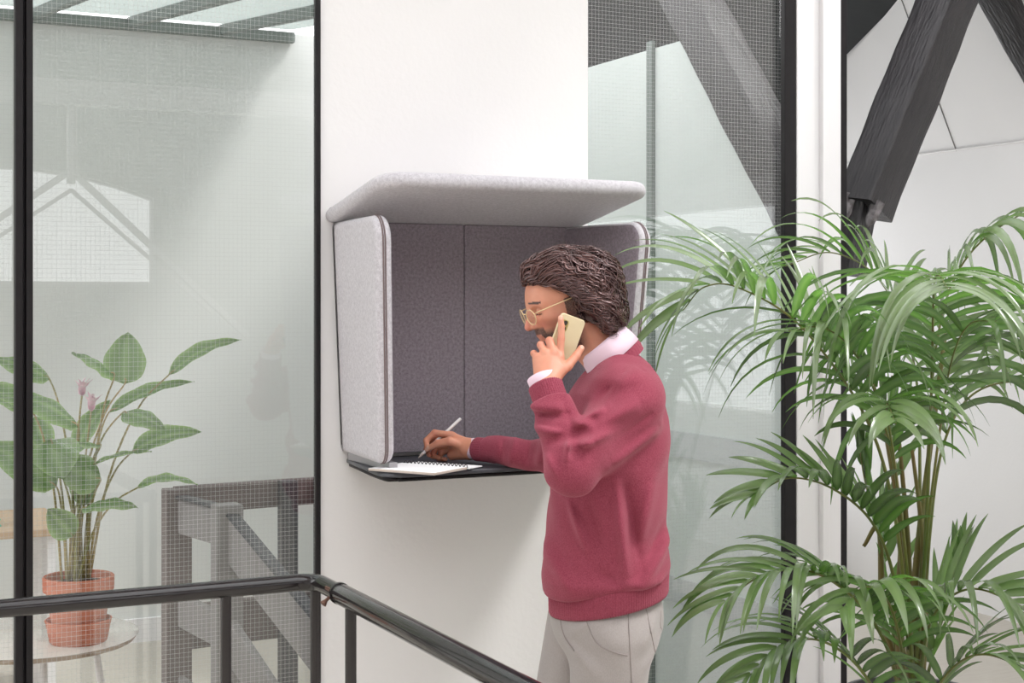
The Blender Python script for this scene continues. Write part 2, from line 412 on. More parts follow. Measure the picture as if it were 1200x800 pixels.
glazed('window_2', -1.2, .565, .06, 3.2, [(.553, .573, -.03, .01), (.573, .580, -.018, .01), (.580, .598, -.03, .01)])
glazed('window_3', 2.297, 3.045, .06, 4.3, [(3.040, 3.088, -.03, -.005)])
m = MB(); m.box((3.09, -.03, 0), (3.185, -.0, 4.3)); m.box((3.12, -.0, 0), (3.185, .09, 4.3)); m.box((3.185, -.05, 0), (3.215, .09, 4.3)); m.box((3.215, -.015, 0), (3.29, .09, 4.3))
struct(m.build('trim_1', M['trimw'], bevel=.003))
m = MB(); m.box((3.292, .02, 0), (3.345, .12, 4.3)); struct(m.build('trim_2', M['black'], bevel=.003))

# glazed roof of the left rear room
w5 = empty('window_7', (0, 0, 0)); struct(w5)
def rz(y): return 2.93 - (2.9 - y) * .11
m = MB(); m.add([(-1.2, .12, rz(.12)), (2.25, .12, rz(.12)), (2.25, 2.9, rz(2.9)), (-1.2, 2.9, rz(2.9))], [(0,1,2,3)]); m.build('pane', M['frost'], w5)
m = MB()
for i in range(-4, 3):
    x = 1.03 + .435*i
    m.beam((x, .12, rz(.12) - .03), (x, 2.9, rz(2.9) - .03), .035, .05)
m.beam((-1.2, 2.87, 2.885), (2.25, 2.87, 2.885), .05, .05)
m.build('glazing_bar', M['bar'], w5)

# partition running back behind the right glazing
XP = 3.2
poly = [(2.9, 0), (2.9, 2.63), (.79, 2.63), (.13, 1.815), (.13, 0)]
m = MB()
v = [(XP, y, z) for y, z in poly] + [(XP + .06, y, z) for y, z in poly]
m.add(v, [(4,3,2,1,0), (5,6,7,8,9)] + [(i, (i+1) % 5, (i+1) % 5 + 5, i + 5) for i in range(5)])
struct(m.build('wall_partition', M['partition']))
m = MB(); m.box((XP - .015, 1.055, 0), (XP, 1.1, 2.66)); struct(m.build('trim_5', M['bar']))
m = MB(); m.box((XP - .012, .2, .98), (XP, 2.9, 1.08)); m.box((XP - .012, .2, .40), (XP, 2.9, .5)); struct(m.build('trim_6', M['palegrey']))

# ---- timber braces
def timber(name, p, q, w, t, up, label):
    p = Vector(p); q = Vector(q); ln = (q - p).length
    root = empty(name, p)
    m = MB(); segs = 26
    d = (q - p).normalized(); x = d.cross(up).normalized(); y = d.cross(x)
    R = Matrix((x, y, d)).transposed()
    rings = []
    for i in range(segs + 1):
        s_ = i/segs * ln; ring = []
        for a, b in rounded([(-w/2, -t/2), (w/2, -t/2), (w/2, t/2), (-w/2, t/2)], .012, 3):
            j = 1 + .018*math.sin(s_*9 + a*30) + .012*math.sin(s_*23 + b*50)
            ring.append(Vector((a*j, b*j, s_)))
        rings.append(ring)
    m.rings(rings, cap=True)
    o = m.build('timber', M['timber'], root, angle=35)
    root.rotation_euler = R.to_euler()
    tag(root, label, 'beam')
    return root, R
YB = .62
def onY(px, py, y):      # point on the plane of constant world y
    th = YAW + math.atan((px - 600)/F); Dy = y + 4.1
    z = Dy/math.cos(th)*math.cos(th - YAW); return wd(px, py, z)
p = onY(1012, 245, YB); q = onY(1122, -30, YB); q = q + (q - p)*.35
b1, R = timber('timber_brace', p, q, .20, .17, Vector((.4, -1, 0)), 'thick black diagonal timber brace with a broken foot beside the white post')
m = MB()
random.seed(3)
for k in range(9):
    a = random.uniform(-.09, .09); bb = random.uniform(-.08, .08); l = random.uniform(.03, .1)
    m.tube([(a, bb, .02), (a*1.02, bb*1.02, -l*.6), (a*1.05, bb, -l)], [.03, .024, .006], 6)
m.build('splintered_end', M['timberend'], b1, angle=40)
pl = onY(985, 295, YB + .1)
m = MB(); m.beam(onY(990, 320, YB + .02), onY(1008, 222, YB + .02), .13, .12, Vector((.4, -1, 0)), .01)
o = m.build('lower_stub', M['timber'], b1); o.matrix_parent_inverse = (Matrix.Translation(b1.location) @ b1.rotation_euler.to_matrix().to_4x4()).inverted()
p = onY(1160, -30, YB + .5); q = onY(1290, 205, YB + .5)
timber('timber_rafter', p - (q - p)*.3, q, .16, .16, Vector((.4, -1, 0)), 'dark timber rafter crossing the top right corner above the palm')
p = Vector((XP, 1.09, 3.145)); q = Vector((XP, .055, 1.875))
timber('timber_strut', p, q, .15, .18, Vector((0, 1, .8)), 'black diagonal timber strut behind the wired glass right of the booth')
m = MB()

# ---- timber stair guard behind the left glazing
sg = empty('stair_guard', (1.30, .8, 0)); og = Vector((1.30, .8, 0))
def G(px, z, h): 
    c = wd(px, 0, z); return Vector((c.x, c.y, h)) - og
A = G(207, 5.3, 0); B = G(266, 4.98, 0); Cc = Vector((1.47, .16, 0)) - og
m = MB(); m.box((A.x - .045, A.y - .045, 0), (A.x + .045, A.y + .045, .925)); m.build('post', M['brownboard'], sg, bevel=.004)
m = MB(); m.box((B.x - .045, B.y - .045, 0), (B.x + .045, B.y + .045, .915)); m.build('post', M['greyboard'], sg, bevel=.004)
m = MB(); m.beam(A + Vector((0, 0, .90)), B + Vector((0, 0, .90)), .05, .014); m.beam(B + Vector((0, 0, .90)), Cc + Vector((0, 0, .62)), .05, .014); m.build('handrail', M['darkboard'], sg)
m = MB(); m.beam(A + Vector((0, 0, .83)), B + Vector((0, 0, .83)), .03, .12); m.beam(B + Vector((0, 0, .82)), Cc + Vector((0, 0, .53)), .03, .16); m.build('upper_board', M['greyboard'], sg)
m = MB(); m.beam(A + Vector((0, 0, .50)), B + Vector((0, 0, .48)), .03, .12); m.beam(B + Vector((0, 0, .48)), Cc + Vector((0, 0, .15)), .03, .14); m.build('middle_board', M['greyboard'], sg)
m = MB(); m.beam(A + Vector((0, 0, .22)), B + Vector((0, 0, .16)), .03, .10); m.build('lower_board', M['greyboard'], sg)
D_ = A + Vector((.95, .12, 0))
m = MB(); m.beam(A + Vector((0, 0.03, .88)), D_ + Vector((0, 0, .88)), .04, .10); m.build('rear_board', M['brownboard'], sg)
m = MB(); m.beam(A + Vector((0, 0.03, .42)), D_ + Vector((0, 0, .42)), .04, .16); m.build('rear_board', M['brownboard'], sg)
for dx in (.42, .56):
    m = MB(); q = A + Vector((dx, .02, 0)); m.box((q.x - .03, q.y - .03, 0), (q.x + .03, q.y + .03, .93)); m.build('post', M['darkboard'], sg)
tag(sg, 'grey board stair guard with posts behind the left wired glass', 'stair guard')

# ================================================================ HANDRAIL
hx, hy, hz = 1.112, -.823, .95
hr = empty('handrail', (hx, hy, 0))
m = MB()
R_ = .05
path = [Vector((-2.3, 0, hz)), Vector((-1, 0, hz)), Vector((-.3, 0, hz))] + [Vector((-R_ + R_*math.sin(a), -R_ + R_*math.cos(a), hz)) for a in np.linspace(0, PI/2, 9)] + [Vector((0, -.12, hz)), Vector((0, -.19, hz))]
m.tube(path, .0195, 24); m.build('rail', M['rail'], hr, angle=50)
m = MB()
m.tube([Vector((0, -.165, hz)), Vector((0, -.166, hz)), Vector((0, -1.2, hz)), Vector((0, -2.4, hz))], [.0232, .0235, .0235, .0235], 28); m.build('sleeve_rail', M['rail'], hr, angle=50)
m = MB(); m.tube([Vector((0, -.160, hz)), Vector((0, -.168, hz))], 0.0246, 28); m.build('collar', M['rail'], hr, angle=50)
m = MB()
m.tube([Vector((-.018, -.150, hz - .008)), Vector((-.030, -.153, hz - .017))], [.004, .004], 10); m.tube([Vector((-.028, -.153, hz - .015)), Vector((-.036, -.155, hz - .022))], [.004, .0085], 10)
m.build('bolt', M['rust'], hr, angle=40)
m = MB(); m.beam(Vector((-.0165, -.12, hz + .0055)), Vector((-.0165, -.158, hz + .0055)), .008, .010, Vector((-.3, 0, 1))); m.build('slot_insert', M['rust'], hr)
for x, y in ((-.212, 0), (-1.2, 0), (-2.2, 0), (-.004, -.01), (0, -.235), (0, -1.3), (0, -2.3)):
    m = MB(); m.tube([Vector((x, y, 0)), Vector((x, y, hz - .012))], .0125, 16); m.lathe([(.035, 0), (.035, .006), (.013, .008)], (x, y, 0), 20)
    m.build('post', M['rail'], hr, angle=40)
tag(hr, 'black tubular steel handrail turning a corner in front of the glazing', 'handrail')

# ================================================================ ACOUSTIC BOOTH
bo = empty('acoustic_booth', (1.85, 0, 1.137)); ob = None
TH = .046
tilt = .028/.67
def side(sgn, xb):
    O = Vector((xb, -.002, .022)) + Vector((0, 0, 0))
    U = Vector((sgn*.073, -1, 0)).normalized(); V = Vector((sgn*abs(tilt), 0, 1)).normalized()
    N = U.cross(V).normalized()
    if N.x * sgn < 0: N = -N
    out = rounded([(0, 0), (.385, 0), (.445, .672), (0, .672)], [.004, .05, .065, .004], 8)
    if U.cross(V).dot(N) < 0: out = out[::-1]
    # pad wants inward normals from a ccw outline; flip is handled here
    area = sum(out[i-1][0]*out[i][1] - out[i][0]*out[i-1][1] for i in range(len(out)))
    if area < 0: out = out[::-1]
    m = MB(); m.pad(out, (O, U, V, N), TH, .019)
    o = m.build('side_panel', [M['shellfelt'], M['darkfelt']], bo, angle=30)
    nl = len(out)
    for i, pl in enumerate(o.data.polygons):
        if i < nl*3 or i == len(o.data.polygons) - 2: pl.material_index = 1
    m = MB(); c = [O + U*a + V*b + N*(TH*.52) for a, b in out]
    k0 = max(range(len(out)), key=lambda i: out[i][1]*10 - out[i][0]); 
    pts = [(a, b) for a, b in out if a > .01]; pts.sort(key=lambda ab: ab[1])
    m.tube([O + U*(a + .0005) + V*b + N*(TH*.47) for a, b in pts], .0022, 6); m.tube([O + U*(a + .0005) + V*b + N*(TH*.60) for a, b in pts], .0022, 6)
    m.build('piping', M['seam'], o, smooth=True)
    return o
side(-1, -.336); side(1, .314)
for sx, (x0, x1) in enumerate(((-.338, -.0008), (.0008, .325))):
    m = MB(); dx0 = -.028 if sx == 0 else 0; dx1 = .028 if sx == 1 else 0
    out = rounded([(x0, .0), (x1, .0), (x1 + dx1, .68), (x0 + dx0, .68)], .007, 4)
    m.pad(out, (Vector((0, -.001, .012)), Vector((1, 0, 0)), Vector((0, 0, 1)), Vector((0, -1, 0))), .032, .004, 3)
    m.build('back_panel', M['darkfelt'], bo, angle=30)
# roof pad: rises to the front
O = Vector((0, 0, .688)); U = Vector((1, 0, 0)); V = Vector((0, -.47, .078)).normalized(); N = U.cross(V).normalized()
if N.z < 0: N = -N
ln = .48
out = rounded([(-.43, .0), (-.44, ln), (.40, ln), (.415, .0)], [.01, .085, .07, .01], 10)
area = sum(out[i-1][0]*out[i][1] - out[i][0]*out[i-1][1] for i in range(len(out)))
if area < 0: out = out[::-1]
m = MB(); m.pad(out, (O, U, V, N), .042, .02); tp = m.build('roof_panel', M['shellfelt'], bo, angle=30)
# tabletop and brackets
m = MB()
out = rounded([(-.366, .0), (-.412, .42), (.39, .42), (.37, .0)][::-1], [.01, .05, .06, .01], 8)
area = sum(out[i-1][0]*out[i][1] - out[i][0]*out[i-1][1] for i in range(len(out)))
if area < 0: out = out[::-1]
m.pad(out, (Vector((0, 0, -.012)), Vector((1, 0, 0)), Vector((0, -1, 0)), Vector((0, 0, 1))), .012, .003, 3)
m.build('tabletop', M['desktop'], bo, angle=40)
for sx in (-1, 1):
    m = MB(); m.box((sx*.36 - .012, -.36, .0), (sx*.36 + .012, -.03, .024)); m.build('bracket', M['steel'], bo, bevel=.002)
m = MB(); m.tube(catmull([(-.355, -.01, -.0175), (-.392, -.35, -.0175), (-.365, -.40, -.0175), (-.29, -.408, -.0175), (.30, -.405, -.0175), (.36, -.36, -.018), (.35, -.01, -.018)], 6), .006, 8); m.build('support_frame', M['black'], bo, smooth=True)
tag(bo, 'grey felt wall booth with a flared roof, side wings and narrow standing desk', 'work booth')

# ================================================================ NOTEBOOK
def cam2w(a, z, h): 
    p = CAM + RT*a + FW*z; return Vector((p.x, p.y, h))
e2 = cam2w(-.120, 4.035, 1.138)
d_cam = Vector((.86, -.51)).normalized(); dW = (RT*d_cam.x + FW*d_cam.y).normalized()
nb = empty('spiral_notebook', e2, math.atan2(dW.y, dW.x))
# local x: along the spiral to the right (origin at right end), -y: towards the viewer
LN, DP = .215, .165
def leafblock(m, y0, y1, z0, z1, x0=-LN, x1=0): m.box((x0, y0, z0), (x1, y1, z1))
m = MB(); leafblock(m, -DP - .003, -.006, 0, .0015, -LN - .002, .002); leafblock(m, .006, DP*.45 + .003, 0, .0015, -LN - .002, .002); m.build('cover', M['blackwire'], nb)
m = MB(); leafblock(m, -DP, -.005, .0016, .0085); m.build('page_block', [M['paper'], M['paperedge']], nb, bevel=.0006)
m = MB(); leafblock(m, .005, DP*.45, .0016, .0045); m.build('page_block', M['paper'], nb, bevel=.0004)
for c_ in nb.children:
    if c_.name.startswith('page_block') and len(c_.data.materials) > 1:
        for i, pl in enumerate(c_.data.polygons): pl.material_index = 0 if i == 1 else 1
m = MB()
for k in range(17):
    x = -LN + .008 + k*(LN - .016)/16
    m.tube([Vector((x + .0012*t/10, .0085*math.cos(t*2*PI/14), .006 + .0078*math.sin(t*2*PI/14))) for t in range(15)], .0013, 6)
m.build('spiral_binding', M['blackwire'], nb, smooth=True)
tag(nb, 'open spiral notebook with white pages on the booth desk', 'notebook')

# pen
pt = wd(490, 538.5, 4.235); pt.z = 1.149
pe = wd(540, 490, 4.25)
pen = empty('white_pen', pt); dv = (pe - pt); Lp = dv.length; pen.rotation_euler = dv.to_track_quat('Z', 'Y').to_euler()
m = MB(); m.lathe([(.0008, 0), (.0014, .002), (.0042, .016), (.0044, .02)], n=20); m.build('tip', M['paperedge'], pen, smooth=True)
m = MB(); m.lathe([(.0044, .02), (.0046, .022), (.0046, Lp - .004), (.004, Lp - .001), (.002, Lp)], n=20); m.build('barrel', M['pen'], pen, angle=40)
tag(pen, 'white pen held over the notebook by the right hand', 'pen')
# ================================================================ PALM
def leaflet(m, p, d, nrm, L, w, droop, seg=12, bright=.5, twist=0.):
    """tapering folded blade; d start direction, nrm blade normal"""
    d = d.normalized(); nrm = (nrm - d*nrm.dot(d)).normalized(); q = p.copy(); vs = []; lf = []
    st = L/seg
    for i in range(seg + 1):
        t = i/seg
        wd_ = w * (min(1, (t + .06)*5.5)) * (1 - t**2.6)**.9 * .5 + .0006
        sd = d.cross(nrm).normalized()
        fold = .32*wd_
        vs += [q - sd*wd_ + nrm*fold, q, q + sd*wd_ + nrm*fold]
        lf += [(.1, 0, bright), (.55, .5, bright), (.1, 1, bright)]
        q = q + d*st
        d = (d + Vector((0, 0, -1))*droop*st*(1 + 2.2*t)).normalized()
        nrm = (nrm + sd*twist*st)
        nrm = (nrm - d*nrm.dot(d)).normalized()
    fs = []
    for i in range(seg):
        a = i*3; b = a + 3
        fs += [(a, b, b+1, a+1), (a+1, b+1, b+2, a+2)]
    m.add(vs, fs, lf)

def frond(root, pts, n, L, w, droop_, lift=.35, ang=50, stalk=.35, seed=0, roll=0., flat=.0, fan=.3, r0=.007):
    rs = random.Random(seed); n = int(n*.62); L = L*(1.75 if L > .24 else 1.4); w = w*.84; droop = droop_*.7
    off = root.location
    P = catmull(pts, 10); lens = [0]
    for a, b in zip(P, P[1:]): lens.append(lens[-1] + (b - a).length)
    T = lens[-1]
    def at(s):
        s *= T
        for i in range(len(P)-1):
            if lens[i+1] >= s: 
                k = (s - lens[i])/max(1e-6, lens[i+1]-lens[i]); return P[i].lerp(P[i+1], k), (P[i+1]-P[i]).normalized()
        return P[-1], (P[-1]-P[-2]).normalized()
    m = MB()
    for i in range(n):
        t = i/(n-1); s = stalk + (1 - stalk)*t
        p, tn = at(min(s, .999))
        up = Vector((0, 0, 1)); sd = tn.cross(up)
        if sd.length < .15: sd = tn.cross(Vector((.3, -1, 0)))
        sd.normalize(); nr = sd.cross(tn).normalized()
        if roll: 
            q = Matrix.Rotation(roll, 3, tn); sd = q @ sd; nr = q @ nr
        prof = (.55 + .45*math.sin(min(1, t*1.5 + .12)*PI/1.02) if t < .5 else 1 - ((t - .5)*2)**1.7*.55)
        for sg in (-1, 1):
            a = math.radians(ang - 26*t + rs.uniform(-6, 6))
            far = (sd*sg).dot(FW) > 0; fk = fan*(1 - t**1.5) if far else 0
            li = lift*(1 - .35*fan*(not far)) + rs.uniform(-.12, .12) + fk*1.1
            d = tn*math.cos(a) + (sd*sg + nr*li).normalized()*math.sin(a)
            if rs.random() < .04: continue
            bn = (nr - sd*sg*li*.8).normalized()
            ln = L*prof*rs.uniform(.86, 1.1)*(1 - .42*fk)
            leaflet(m, p + nr*.002, d, bn, ln, w*(.75 + .35*prof)*rs.uniform(.8, 1.15)*(1 + .35*fk), droop*rs.uniform(.6, 1.5)*(1 - .65*fk), bright=rs.uniform(.1, 1) , twist=rs.uniform(-2.5, 2.5)*.5)
    p, tn = at(.995)
    fr = m.build('frond', M['palm'], root, smooth=True, off=off)
    fr.location = (0, 0, 0)
    m = MB(); m.tube(P, [r0*(1 - .78*lens[i]/T) for i in range(len(P))], 8); rc = m.build('rachis', M['palmstem'], fr, smooth=True, off=off); rc.location = (0, 0, 0)
    return fr
base = wd(1072, 900, 4.3); base.z = 0
palm = empty('potted_palm', base)
S = lambda px, py, z: wd(px, py, z)
gb = lambda px, z: Vector((wd(px, 900, z).x, wd(px, 900, z).y, .47))
# pot and soil
m = MB(); m.lathe([(.0, 0), (.15, 0), (.16, .01), (.205, .42), (.212, .425), (.212, .455), (.200, .455), (.19, .42), (.0, .42)], n=56); m.build('pot', M['gpot'], palm, angle=40)
m = MB(); m.lathe([(.19, .415), (.12, .43), (.04, .44), (.0, .442)], n=40); m.build('soil', M['soil'], palm, smooth=True)
# canes
rnd = random.Random(5)
canes = [(1062, 1078, 1108, 390, 4.30, .012), (1050, 1056, 1037, 500, 4.24, .013), (1078, 1084, 1092, 470, 4.36, .010), (1070, 1063, 1046, 440, 4.42, .010), (1088, 1080, 1068, 520, 4.28, .0095), (1040, 1030, 1012, 640, 4.34, .010)]
for x0, x1, x2, ytop, z, r in canes:
    P = catmull([gb((x0 + 1070)/2, z), S((x0 + x1)/2, 720, z), S(x1, 620, z), S(x2, ytop, z)], 8)
    m = MB(); m.tube(P, [r*(1.25 - .75*i/len(P)) for i in range(len(P))], 10)
    o = m.build('stem', M['palmtrunk'], palm, smooth=True, off=palm.location); o.location = (0, 0, 0)
FR = [
 # points, n, L, w, droop, lift, ang, stalk, roll, fan
 ([(1066, 760, 4.25), (1048, 600, 4.18), (1014, 488, 4.08), (940, 384, 3.98), (868, 338, 3.90), (826, 336, 3.86), (800, 364, 3.84)], 40, .29, .027, 2.6, .55, 60, .46, 0, 1.),
 ([(1075, 760, 4.35), (1086, 560, 4.40), (1098, 400, 4.42), (1130, 306, 4.40), (1200, 250, 4.35), (1285, 240, 4.3)], 44, .30, .027, 3.6, .15, 60, .48, 0, .1),
 ([(1072, 760, 4.40), (1078, 560, 4.50), (1070, 420, 4.60), (1032, 330, 4.66), (975, 296, 4.70), (920, 312, 4.72)], 32, .27, .022, 3.0, .4, 60, .55, .2, .4),
 ([(1078, 760, 4.30), (1088, 560, 4.22), (1092, 430, 4.10), (1094, 350, 3.98), (1098, 322, 3.82), (1112, 340, 3.64)], 34, .31, .025, 4.4, .2, 68, .6, 0, 0.),
 ([(1080, 770, 4.32), (1090, 620, 4.30), (1106, 520, 4.28), (1140, 462, 4.24), (1200, 448, 4.2), (1262, 480, 4.16)], 15, .30, .024, 3.4, .3, 52, .6, 0, .2),
 ([(1060, 790, 4.20), (1048, 680, 4.12), (1022, 612, 4.02), (975, 572, 3.94), (925, 560, 3.88), (885, 580, 3.82)], 26, .21, .032, 2.4, .6, 52, .45, 0, 1.),
 ([(1062, 850, 4.18), (1040, 760, 4.06), (1000, 700, 3.92), (945, 668, 3.82), (890, 676, 3.74), (850, 705, 3.68)], 34, .24, .029, 3.4, .4, 55, .4, 0, .3),
 ([(1075, 860, 4.26), (1083, 760, 4.20), (1100, 712, 4.14), (1135, 690, 4.08), (1175, 700, 4.02), (1215, 730, 3.98)], 26, .25, .027, 3.2, .5, 58, .4, 0, 1.),
 ([(1075, 900, 4.20), (1085, 850, 4.10), (1105, 796, 4.02), (1140, 768, 3.96), (1180, 774, 3.9), (1215, 806, 3.86)], 26, .22, .024, 2.6, .3, 50, .4, 0, .2),
 ([(1060, 900, 4.20), (1040, 840, 4.10), (1005, 780, 3.98), (960, 750, 3.90), (915, 757, 3.82), (880, 790, 3.76)], 28, .22, .030, 3.0, .4, 55, .35, 0, .2),
 ([(1070, 800, 4.22), (1062, 660, 4.10), (1048, 540, 3.98), (1040, 488, 3.86), (1040, 472, 3.72), (1048, 492, 3.58)], 20, .22, .032, 5.0, .4, 60, .6, 0, 0.),
 ([(1072, 800, 4.3), (1085, 640, 4.22), (1102, 500, 4.12), (1116, 420, 4.02), (1136, 380, 3.92), (1168, 376, 3.84)], 20, .31, .025, 4.6, .3, 58, .6, 0, 0.),
 ([(1066, 860, 4.24), (1062, 800, 4.12), (1050, 730, 3.98), (1034, 696, 3.86), (1012, 688, 3.74), (988, 712, 3.66)], 24, .24, .034, 4.2, .4, 58, .4, 0, 0.),
 ([(1068, 780, 4.3), (1056, 600, 4.2), (1032, 480, 4.08), (1002, 414, 3.98), (965, 384, 3.9), (925, 388, 3.82)], 18, .28, .023, 3.4, .2, 52, .62, 0, 0.),
 ([(1072, 860, 4.4), (1085, 800, 4.42), (1100, 740, 4.44), (1112, 704, 4.44), (1122, 678, 4.44), (1128, 655, 4.42)], 16, .18, .036, .8, .6, 38, .4, 0, .3),
 ([(1060, 860, 4.36), (1044, 720, 4.4), (1032, 640, 4.42), (1020, 590, 4.42), (1012, 556, 4.42), (1008, 530, 4.40)], 18, .20, .038, .8, .6, 34, .5, 0, .3),
 ([(1066, 800, 4.36), (1058, 640, 4.4), (1046, 540, 4.42), (1034, 480, 4.42), (1018, 436, 4.42), (1000, 410, 4.40)], 12, .20, .038, .9, .6, 34, .6, 0, .3),
]
for i, (pts, n, L, w, dr, li, an, st, ro, fa) in enumerate(FR):
    frond(palm, [S(*p) for p in pts], n, L, w, dr, li, an, st, seed=i + 11, roll=ro, fan=fa)
tag(palm, 'tall kentia palm with arching fronds beside the white post', 'palm')

# ================================================================ SIDE TABLE + CALATHEA
tb0 = wd(42, 352, 4.43); tb0.z = 0; TT = .598
st = empty('side_table', tb0)
m = MB(); m.lathe([(.0, TT - .003), (.298, TT - .003), (.3, TT - .001), (.298, TT), (0, TT)], n=80); m.build('tabletop', M['tabletop'], st, angle=40)
m = MB(); m.lathe([(.0, TT - .018), (.288, TT - .018), (.298, TT - .0032), (0, TT - .0031)], n=80); m.build('underside', M['ply'], st, angle=40)
for k in range(4):
    a = YAW*-1 + PI/4 + k*PI/2 - .35
    m = MB(); m.tube([Vector((.17*math.cos(a), .17*math.sin(a), TT - .018)), Vector((.25*math.cos(a), .25*math.sin(a), 0))], .0105, 12); m.build('leg', M['trimw'], st, smooth=True)
tag(st, 'round pale side table under the potted leafy plant', 'table')

pc = wd(92, 352, 4.35); pc.z = TT
pp = empty('potted_plant', pc)
m = MB(); m.lathe([(0, 0), (.078, 0), (.082, .004), (.093, .058), (.096, .066), (.092, .068), (.088, .062), (.078, .012), (0, .01)], n=56); m.build('saucer_pot', M['terra'], pp, angle=50)
m = MB(); m.lathe([(0, .012), (.066, .012), (.072, .03), (.092, .150), (.101, .152), (.103, .190), (.099, .194), (.092, .192), (.090, .172), (0, .172)], n=56); m.build('pot', M['terra'], pp, angle=40)
m = MB(); m.lathe([(.0905, .170), (.05, .180), (0, .184)], n=32); m.build('soil', M['soil'], pp, smooth=True)
def bleaf(m, p, q, w, nrm, sag=.12, cup=.25, bright=.5, seg=14, nx=6, shape=1.):
    """broad ovate leaf from base p to tip q, arched by sag along its normal, cupped across"""
    ax = q - p; L = ax.length; d = ax.normalized(); nrm = (nrm - d*nrm.dot(d)).normalized(); sd = d.cross(nrm)
    vs = []; lf = []
    for i in range(seg+1):
        t = i/seg; c = p + ax*t + nrm*(sag*L*math.sin(PI*t))
        hw = w/2*(math.sin(PI*min(1, t**.72*1.0))**.75 if 0 < t < 1 else 0)*shape + .0008
        for j in range(nx+1):
            x = -1 + 2*j/nx
            rip = .035*w*math.sin(t*19 + x*2)*abs(x)
            vs.append(c + sd*(x*hw) + nrm*(cup*hw*(x*x) + rip)); e = 1 if abs(x) > .8 else (.55 if abs(x) < .1 else (.0 if abs(x) < .6 else .25))
            lf.append((e, t*1.2 + abs(x)*.5, bright))
    fs = [(i*(nx+1)+j, (i+1)*(nx+1)+j, (i+1)*(nx+1)+j+1, i*(nx+1)+j+1) for i in range(seg) for j in range(nx)]
    m.add(vs, fs, lf)
toC = -FW; UPV = Vector((0, 0, 1))
def nv(r, t, u): return RT*r + toC*t + UPV*u      # right / towards viewer / up
LV = [ # base px, tip px, zbase, ztip, width m, normal, sag, cup, bright
 ((146, 450), (150, 389), 4.34, 4.36, .125, nv(0, 1, -.1), .04, .15, .3),
 ((134, 441), (84, 413), 4.30, 4.20, .085, nv(.2, .45, 1), .10, -.4, .5),
 ((197, 440), (283, 398), 4.36, 4.44, .062, nv(-.3, .75, .7), .12, .3, .5),
 ((127, 484), (228, 447), 4.34, 4.42, .065, nv(-.3, .6, .8), .08, .3, .6),
 ((143, 484), (194, 504), 4.24, 4.20, .070, nv(.3, .7, .7), .14, -.3, .4),
 ((154, 530), (237, 506), 4.30, 4.34, .070, nv(-.2, .8, .6), .14, .3, .7),
 ((158, 573), (232, 568), 4.24, 4.28, .085, nv(0, .16, 1), .12, .2, .8),
 ((58, 444), (-8, 420), 4.36, 4.30, .075, nv(.1, .7, .7), .10, -.3, .4),
 ((92, 500), (-12, 462), 4.22, 4.12, .095, nv(.2, .55, .8), .14, -.25, .5),
 ((38, 482), (-30, 455), 4.30, 4.24, .09, nv(.2, .7, .7), .12, .2, .4),
 ((60, 515), (74, 562), 4.16, 4.10, .135, nv(.15, .8, .6), .06, .2, .3),
 ((66, 570), (-14, 520), 4.22, 4.18, .13, nv(.1, .8, .6), .1, .2, .3),
 ((118, 562), (66, 545), 4.26, 4.16, .115, nv(.1, .9, .4), .05, -.2, .1),
 ((96, 596), (162, 595), 4.24, 4.20, .080, nv(0, .35, 1), .12, -.2, .3),
 ((86, 628), (56, 596), 4.26, 4.24, .085, nv(0, .9, .4), .05, .2, .5),
 ((118, 522), (74, 520), 4.24, 4.22, .07, nv(0, .10, 1), .08, -.25, .9),
 ((106, 546), (178, 529), 4.26, 4.28, .07, nv(-.1, .08, 1), .05, .2, .6),
 ((56, 526), (40, 488), 4.40, 4.44, .075, nv(.1, .9, .4), .1, .3, .8),
 ((88, 530), (130, 468), 4.38, 4.40, .07, nv(-.1, .9, .5), .1, .3, .7),
 ((90, 590), (118, 555), 4.36, 4.38, .09, nv(-.1, .9, .5), .1, .3, .2),
]
fm = MB(); random.seed(9)
stems = []
for k, (a, b, z0, z1, w, n, sg_, cu, br) in enumerate(LV):
    P0 = wd(a[0], a[1], z0); P1 = wd(b[0], b[1], z1)
    lm = MB(); bleaf(lm, P0, P1, w, n, sg_, cu, br); lo = lm.build('leaf', M['calathea'], pp, smooth=True, off=pc); lo.location = (0, 0, 0)
    ang = random.uniform(0, 2*PI); rr = random.uniform(.01, .05)
    bs = pc + Vector((rr*math.cos(ang), rr*math.sin(ang), .175))
    dx = (P0 - bs); mid = bs + Vector((dx.x*.25, dx.y*.25, dx.z*.5)); m2 = bs + Vector((dx.x*.62, dx.y*.62, dx.z*.84))
    lm = MB(); pth = catmull([bs, mid, m2, P0, P0 + (P1 - P0)*.12 + n.normalized()*(sg_*.3*(P1-P0).length)], 6)
    lm.tube(pth, [.0042*(1 - .62*i/len(pth)) for i in range(len(pth))], 8); lo = lm.build('stalk', M['greenstem'], pp, smooth=True, off=pc); lo.location = (0, 0, 0)
